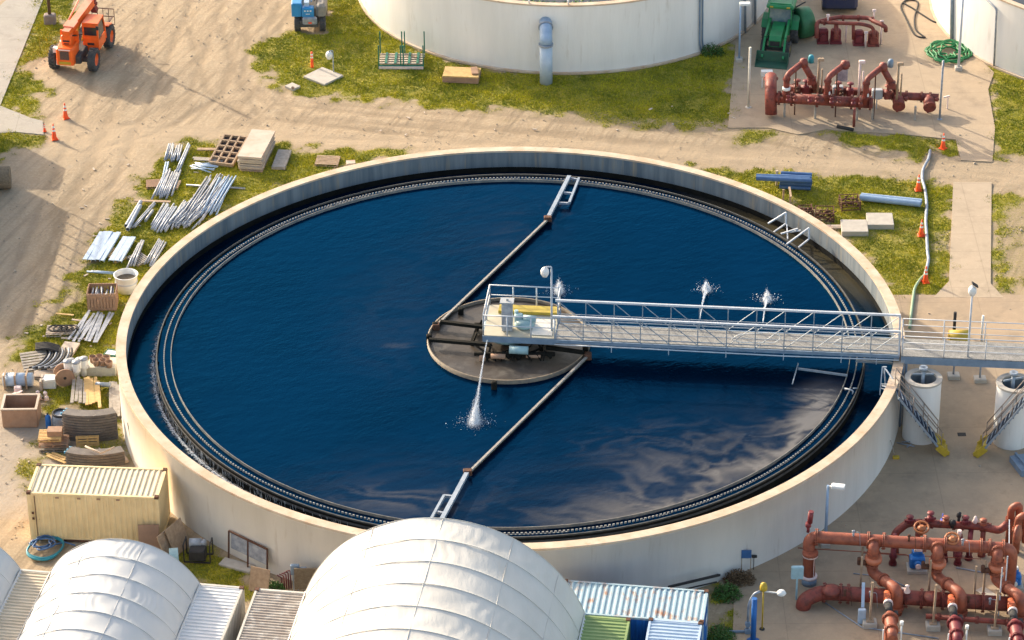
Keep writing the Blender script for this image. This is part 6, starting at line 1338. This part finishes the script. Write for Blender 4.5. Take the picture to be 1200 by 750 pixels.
# slatted crate
def slatcrate(px, py, w_, d_, h_, label, m, solid=False, fillm=None, rz=0):
    t = thing('open_crate', label, 'crate', at(px, py), rz); n = 9
    for y in (-d_/2, d_/2):
        b = MB()
        if solid: b.box((0, y, h_/2), (w_, .06, h_))
        else:
            for k in range(n): b.box((-w_/2+w_*(k+.5)/n, y, h_/2), (w_/n*.8, .05, h_))
            b.box((0, y-.03 if y < 0 else y+.03, h_-.1), (w_, .04, .12)); b.box((0, y-.03 if y < 0 else y+.03, .12), (w_, .04, .12))
        b.build('side', m, t)
    for x in (-w_/2, w_/2):
        b = MB()
        if solid: b.box((x, 0, h_/2), (.06, d_-.07, h_-.003))
        else:
            for k in range(n): b.box((x, -d_/2+d_*(k+.5)/n, h_/2), (.05, d_/n*.72, h_-.01))
        b.build('side', m, t)
    b = MB()
    if solid:
        for y in (-d_/2, d_/2): b.box((0, y, h_+.03), (w_+.12, .12, .05))
        for x in (-w_/2, w_/2): b.box((x, 0, h_+.031), (.12, d_-.12, .048))
        b.build('rim_board', M_board, t)
    b = MB(); b.box((0, 0, .08), (w_-.1, d_-.1, .06)); b.build('floor', m, t); return t
t = slatcrate(121, 358, 1.45, 1.1, 1.0, 'slatted brown wooden crate filled with grey tubes near the tank wall', M_ply)
b = MB()
for k in range(14): x = -.55+k*.085; b.tube([(x, -.4, .5+random.uniform(0, .35)), (x+random.gauss(0, .05), .4, .6+random.uniform(0, .3))], .04, 7)
b.build('grey_tube', M_pipel, t)
t = slatcrate(26, 492, 1.65, 1.35, 1.0, 'large open brown wooden crate with pale rim on the dirt at the left', M_ply, True, rz=.0)
b = MB()
for k in range(12): q = Vector((random.uniform(-.6, .5), random.uniform(-.4, .4), .2)); b.tube([q, q+Vector((random.gauss(0, .35), random.gauss(0, .1), .15))], .05, 6)
b.build('scrap_pipe', M_palep, t)
# black coils pallet
pallet(at(72, 389), .02, 'pale pallet under the black cable coils', M_board, 1.5, 1.0)
for k in range(4):
    P = [at(64+k*6, 387, .2)+Vector((.02*j % .1+(.34+.03*math.sin(j*.9))*math.cos(j*.45), (.36+.03*math.sin(j*.5))*math.sin(j*.45), .04+.012*(j % 14))) for j in range(56)]
    b = MB(); b.tube(P, .028, 5); single(b, 'cable_coil', M_black, 'black cable coil lying on the pale pallet', 'cable coil', 'black coils on the pallet')
# curved pipes pile
pallet(at(48, 424), .25, 'grey pallet under the curved black pipes', M_woodg, 1.9, 1.9)
pallet(at(60, 440), .02, 'pale pallet at the foot of the curved pipe pile', M_board, 1.7, .6)
def arc(c, R, a0, a1, z, r, m, label, grp):
    P = [at(*c, z)+Vector((R*math.cos(a), R*math.sin(a)*1.5, 0)) for a in np.linspace(a0, a1, 14)]; b = MB(); b.tube(P, r, 7); return single(b, 'curved_pipe', m, label, 'pipe', grp)
for k in range(9): arc((33+k*3.6, 414), .95, -1.35, .35, .15+.03*k, .05, M_pipel if k % 2 else M_black, 'bent pipe section in the fanned pile on the grey pallet', 'bent pipes on the grey pallet')
for k in range(5): b = MB(); b.tube(smooth([at(42, 403+k*1.6, .2), at(55, 402+k*1.6, .35), at(70, 406+k*1.6, .25)]), .07, 7); single(b, 'black_pipe', M_black, 'thick black pipe lying across the top of the curved pipe pile', 'pipe', 'black pipes above the bent ones')
b = MB(); q0, q1 = at(85, 402, .15), at(64, 434, .15); b.bar(q0, q1, .8, .12); single(b, 'plank_stack', M_board, 'pale flat board lying between the curved pipes and the white drums', 'board')
# white drums
k = 0
for z, pts in ((0, ((79, 440), (89, 440), (99, 439), (84, 433), (94, 432))), (.62, ((80, 434), (90, 435), (99, 431))), ):
    for (px, py) in pts:
        q = at(px, py, z); lab = 'white plastic drum in the lower layer beside the cable spool' if z == 0 else 'white plastic drum on top of the drum pile beside the cable spool'
        if k == 0:
            t = thing('plastic_drum', lab, 'drum', q, 0, 'white drums in a pile'); b = MB(); b.lathe([(.02, 0), (.19, 0), (.2, .04), (.2, .52), (.18, .56), (.02, .56)], seg=18); b.build('body', M_white, t); b = MB(); b.lathe([(.2, .5), (.215, .5), (.215, .57), (.02, .6)], seg=18); b.build('lid', M_pipel, t); dr0 = t
        else: dup(dr0, q, 0, lab)
        k += 1
# cable spool
t = thing('cable_spool', 'brown wooden cable spool standing beside the white drums', 'cable spool', at(76, 449), .25)
for y in (-.3, .3): b = MB(); b.cyl((0, y-.035, .48), (0, y+.035, .48), .48, 26); b.build('flange', M_ply, t)
b = MB(); b.cyl((0, -.27, .48), (0, .27, .48), .24, 20); b.build('core', M_wood, t); b = MB(); b.cyl((0, -.345, .48), (0, -.336, .48), .08, 12); b.build('hole', M_black, t)
# pots in white sheet
b = MB(); q = at(120, 435, 0)
b.prism([(q.x-.75, q.y-.45), (q.x+.7, q.y-.5), (q.x+.75, q.y+.5), (q.x-.65, q.y+.5)], 0, .5); single(b, 'wrapped_pallet_load', mat('cream wrap', (0.6, 0.56, 0.45), (0.5, 0.46, 0.38), .6, 5, .5, 9), 'cream wrapped pallet load topped by brown pots next to the tank wall', 'pallet load')
for i, (px, py) in enumerate(((109, 424), (117, 423), (125, 424), (113, 428), (121, 428), (128, 430))):
    b = MB(); b.lathe([(.02, 0), (.14, 0), (.19, .32), (.17, .33), (.13, .05)], at(px, py, .5), 16); single(b, 'plant_pot', M_ply, 'brown pot standing on the cream wrapped load', 'pot', 'brown pots on the wrapped load')
t = thing('plastic_crate', 'small green plastic crate between the pots and the tank wall', 'crate', at(131, 421), -.3)
b = MB(); b.box((0, 0, .03), (.6, .5, .04))
for x in (-.3, .3): b.box((x, 0, .22), (.03, .5, .36))
for y in (-.25, .25):
    for kx in range(5): b.box((-.26+kx*.13, y, .22), (.05, .03, .34))
    b.box((0, y, .4), (.62, .035, .05)); b.box((0, y, .22), (.6, .033, .04))
b.build('basket', M_greenst, t); b = MB(); b.box((0, 0, .3), (.5, .4, .2)); b.build('contents', M_white, t)
# wrapped roll
t = thing('wrapped_roll', 'big pale blue wrapped roll held by brown straps at the left edge', 'roll', at(22, 452), -.02)
b = MB(); b.tube([(-.72, 0, .36), (.72, 0, .36)], .34, 22); b.build('roll', M_palep, t)
for x in (-.62, -.1, .45): b = MB(); b.box((x, -.38, .4), (.09, .05, .8)); b.box((x, 0, .74), (.09, .75, .04)); b.build('strap', M_wood, t)
b = MB(); b.bbox(at(58, 447, .28), (.65, .5, .55), .04); b.box(at(58, 444, .62), (.5, .4, .1), .2); single(b, 'foam_box', M_white, 'white box with torn lid between the wrapped roll and the cable spool', 'box')
b = MB(); b.box(at(50, 446, .3), (.12, .3, .6)); b.box(at(48, 451, .3), (.1, .3, .55)); single(b, 'crate_end', M_board, 'narrow pale boards standing left of the white torn box', 'board')
b = MB(); b.bbox(at(21, 457, .2), (.35, .3, .4), .04); b.bar(at(15, 461, .1), at(25, 459, .4), .25, .04); single(b, 'carton', M_pinkw, 'small pale cartons thrown between the wrapped roll and the open crate', 'carton')
for k in range(4):
    P = [at(40, 468, .1+.09*k)+Vector((.42*math.cos(a), .5*math.sin(a), 0)) for a in np.linspace(.2, 2.9, 16)]; b = MB(); b.tube(P, .05, 7); single(b, 'curved_pipe', M_black if k % 2 else M_pipeg, 'dark bent pipe behind the large open crate', 'pipe', 'bent pipes behind the open crate')
b = MB()
for k in range(7): q = at(48+random.uniform(-5, 7), 463+random.uniform(-3, 6), .1); b.bbox(q, (random.uniform(.1, .3), random.uniform(.1, .25), .2), .04, random.random())
single(b, 'rubble_pile', M_pinkw, 'small pale rubble lumps behind the large open crate', 'rubble')
# white bulky bags / blue bucket group at 55-82,483-500
t = thing('wrapped_bag', 'grey white bag with dark top between the open crate and the curved panels', 'bag', at(72, 498), 0)
b = MB(); b.lathe([(.02, 0), (.42, 0), (.46, .25), (.42, .55), (.34, .66), (.2, .62), (.02, .6)], seg=18); b.build('bag', M_pipel, t); b = MB(); b.tube([(.36*math.cos(a), .36*math.sin(a), .68) for a in np.linspace(0, 6.28, 20)[:-1]], .06, 6, closed=True); b.build('top_ring', M_black, t)
t = thing('gas_bottle', 'small blue bottle next to the grey white bag', 'bottle', at(57, 500)); b = MB(); b.lathe([(.01, 0), (.13, 0), (.14, .05), (.14, .55), (.06, .68), (.01, .7)], seg=14); b.build('body', M_blue2, t); b = MB(); b.cyl((0, 0, .7), (0, 0, .78), .04, 8); b.build('valve', M_black, t)
# curved panels stack: bowed dark sheets, edge on
def curved_stack(label, cx, cy, R, h, n, sp, m, a0, a1, bluem, z=0):
    t = thing('curved_panel_stack', label, 'panel stack', at(cx, cy)); 
    for k in range(n):
        b = MB(); P = []; pr_ = []
        for a in np.linspace(a0, a1, 18): P.append((R*math.cos(a), R*math.sin(a)))
        o_ = -R*math.sin((a0+a1)/2); zz_ = z+k*sp
        vs = []; 
        for (x, y) in P:
            d = Vector((x, y, 0)).normalized()
            for rr, z_ in ((0, 0), (.55, 0), (.55, sp*.82), (0, sp*.82)): vs.append((x-d.x*rr*-1, (y+o_)-d.y*rr*-1, zz_+z_))
        fs = []
        for i in range(17):
            for j in range(4): fs.append((i*4+j, (i+1)*4+j, (i+1)*4+(j+1) % 4, i*4+(j+1) % 4))
        fs += [(3, 2, 1, 0), (17*4, 17*4+1, 17*4+2, 17*4+3)]; b.add(vs, fs); b.build('curved_panel', m, t)
    for s in (a0+.02,):
        b = MB()
        for k in range(n): x, y = R*math.cos(s), R*math.sin(s)-R*math.sin((a0+a1)/2)
        for q_ in range(3): b.lathe([(0, -.12), (.068, -.12), (.068, .03), (.04, .03), (.03, -.02), (0, -.02)], (x-.11-.10*q_, y-.02-.2*q_, z+k*sp+sp*.45), 8, axis=(-1, -.15, .1))
        b.build('blue_end', bluem, t)
    return t
M_cp = mat('dark grey ribbed panel', (0.16, 0.145, 0.135), (0.10, 0.092, 0.09), .7, 3, c3=(.3, .26, .22), s3=6, t3=(.6, .75))
M_cpb = mat('cyan pipe ends', (0.05, 0.33, 0.52), (0.04, 0.2, 0.34), .5, 9)
curved_stack('tall stack of curved dark grey panels with cyan pipe ends beside the tank wall', 107, 511, 2.6, 1.5, 10, .15, M_cp, math.radians(246), math.radians(295), M_cpb)
curved_stack('low stack of curved grey panels between the tall stack and the cream container', 113, 541, 2.9, .8, 5, .15, M_cp, math.radians(246), math.radians(294), M_cpb)
b = MB(); b.tube([at(100, 523, .9), at(118, 531, .9), at(134, 524, .9)], .05, 6); single(b, 'bowed_rod', M_board, 'pale bowed rod lying on the low stack of curved panels', 'rod')
b = MB(); b.bar(at(140, 531, .1), at(148, 541, .1), .25, .15); single(b, 'wood_block', M_board, 'pale wooden beam end between the low panel stack and the tank', 'block')
b = MB(); b.tube([at(158, 540, 0), at(160, 540, 0)+Vector((-.35, .4, 1.9))], .02, 5); b.tube([at(164, 542, 0), at(160, 540, 0)+Vector((-.1, .4, 1.7))], .02, 5); single(b, 'thin_rod', M_woodg, 'thin rods leaning against the tank wall behind the cream container', 'rod')
# tyre at left edge
t = thing('hay_bale', 'round brown bale lying at the left edge of the dirt road', 'bale', at(2, 220), .1)
b = MB(); b.tube([(-.55, 0, .62), (-.5, 0, .62), (.5, 0, .62), (.55, 0, .62)], [.56, .62, .62, .56], 26); b.build('bale', M_straw, t)
# right of the cream container
b = MB(); M_ = Matrix.Rotation(math.radians(-14), 3, 'X'); b.box(at(176, 640, 0)+Vector((0, -.22, .62)), (.95, .05, 1.25), M=M_); single(b, 'plywood_board', M_ply, 'brown square board leaning on the right end of the cream container', 'board')
b = MB(); M_ = Matrix.Rotation(math.radians(60), 3, 'Z') @ Matrix.Rotation(math.radians(-20), 3, 'X'); b.box(at(199, 636, .6), (1.3, .06, 1.3), M=M_); b.box(at(202, 632, .6)+Vector((.25, 0, .1)), (1.2, .05, 1.4), M=M_); single(b, 'plywood_board', M_wood, 'tan boards leaning between the cream container and the tank wall', 'board')
b = MB(); b.lathe([(.46, -.2), (.5, -.2), (.5, .2), (.46, .2), (.46, -.2)], at(204, 655, .55), 24, axis=(1, .1, 0), smooth=False); single(b, 'steel_ring', M_pteal, 'pale teal steel ring standing beside the tan boards', 'ring')
t = thing('generator', 'dark portable engine with grey drum on the grass by the tank wall', 'engine', at(233, 656), -.1)
b = MB(); b.bbox((0, -.1, .45), (.75, .6, .5), .05); b.bar((-.6, -.35, .1), (.6, -.35, .1), .06); b.bar((-.6, .35, .1), (.6, .35, .1), .06); b.build('engine_block', M_black, t)
b = MB(); b.cyl((-.45, .3, .7), (.1, .35, .7), .22, 16); b.bbox((.2, .3, .75), (.25, .3, .25), .05); b.build('fuel_tank', M_pipeg, t)
b = MB()
for x in (-.6, .6): b.bar((x, -.35, .1), (x, -.35, 1.0), .05); b.bar((x, .35, .1), (x, .35, 1.0), .05); b.bar((x, -.35, 1.0), (x, .35, 1.0), .05)
build_split(b, 'carry_frame', M_black, t)
t = thing('metal_gate', 'brown framed panel leaning on the tank wall behind the dull white container', 'gate', at(296, 672))
A, B_ = at(268, 656, 0), at(313, 678, 0); up = Vector((.05, .35, 1.35)); b = MB()
for a_, c_ in ((A, B_), (A+up, B_+up), (A+up*.05, A+up), (B_, B_+up), ((A+B_)/2, (A+B_)/2+up)): b.bar(a_, c_, .07)
b.build('panel_frame', M_rust, t, world=True); b = MB(); b.add([A.lerp(B_, .06)+up*.45, B_+up*.45, B_+up*.95, A.lerp(B_, .06)+up*.95], [(0, 1, 2, 3)]); b.add([A.lerp(B_, .06)+up*.45+Vector((0, .02, 0)), B_+up*.45+Vector((0, .02, 0)), B_+up*.95+Vector((0, .02, 0)), A.lerp(B_, .06)+up*.95+Vector((0, .02, 0))], [(3, 2, 1, 0)]); b.build('panel_mesh_net', M_pipel, t, world=True)
b = MB(); M_ = Matrix.Rotation(math.radians(-.4*57), 3, 'Z') @ Matrix.Rotation(math.radians(-18), 3, 'X'); b.box(at(304, 680, .55), (.95, .05, 1.15), M=M_); single(b, 'plywood_board', M_wood, 'tan board leaning in front of the brown framed panel', 'board')
slab(278, 664, 1.6, .6, -.45, 'grey concrete strip beneath the brown framed panel', M_slab, .12)
t = thing('meter_stand', 'grey meter boxes on posts beside the far corner of the large tent', 'meter stand', at(347, 694))
b = MB(); b.bbox((0, 0, 1.25), (.4, .2, .5), .03); b.bbox((.35, .05, 1.1), (.35, .2, .4), .03); b.build('meter_box', M_slate, t); b = MB()
for x in (-.1, .1, .35, .5): b.bar((x, .1, 0), (x, .1, 1.1), .05)
b.build('post', M_steel, t)
b = MB(); q = at(336, 690)
for k in range(5): b.tube(bend([q+Vector((-.2+k*.1, 0, 0)), q+Vector((-.2+k*.1, 0, .6+.1*k)), q+Vector((-.4+k*.1, 0, .75+.05*k))], .1), .03, 6)
single(b, 'valve_cluster', M_maroon, 'small cluster of dark red valves left of the grey meter boxes', 'valve')
b = MB(); b.box(at(362, 678, .9)+Vector((0, 0, 0)), (1.3, .08, 1.1)); b.box(at(373, 676, 1.5), (.3, .3, .25)); single(b, 'equipment_panel', M_straw, 'dark panel standing between the meter boxes and the tank wall', 'panel')
bush(322, 692, .5, .35, .45, M_leaf, 'small light green bush between the grey roofed container and the tank', 900)
# scattered litter on the grass
b = MB()
for k in range(60):
    px, py = random.choice([(random.uniform(90, 260), random.uniform(190, 330)), (random.uniform(20, 130), random.uniform(350, 545)), (random.uniform(300, 860), random.uniform(110, 160))])
    q = at(px, py, .03)
    if math.hypot(q.x, q.y) < 19.4: continue
    b.box(q, (random.uniform(.05, .3), random.uniform(.03, .12), .04), random.uniform(0, 3))
stuff(b.build('litter', M_board), 'scattered pale wood chips and litter around the storage yard', 'litter')
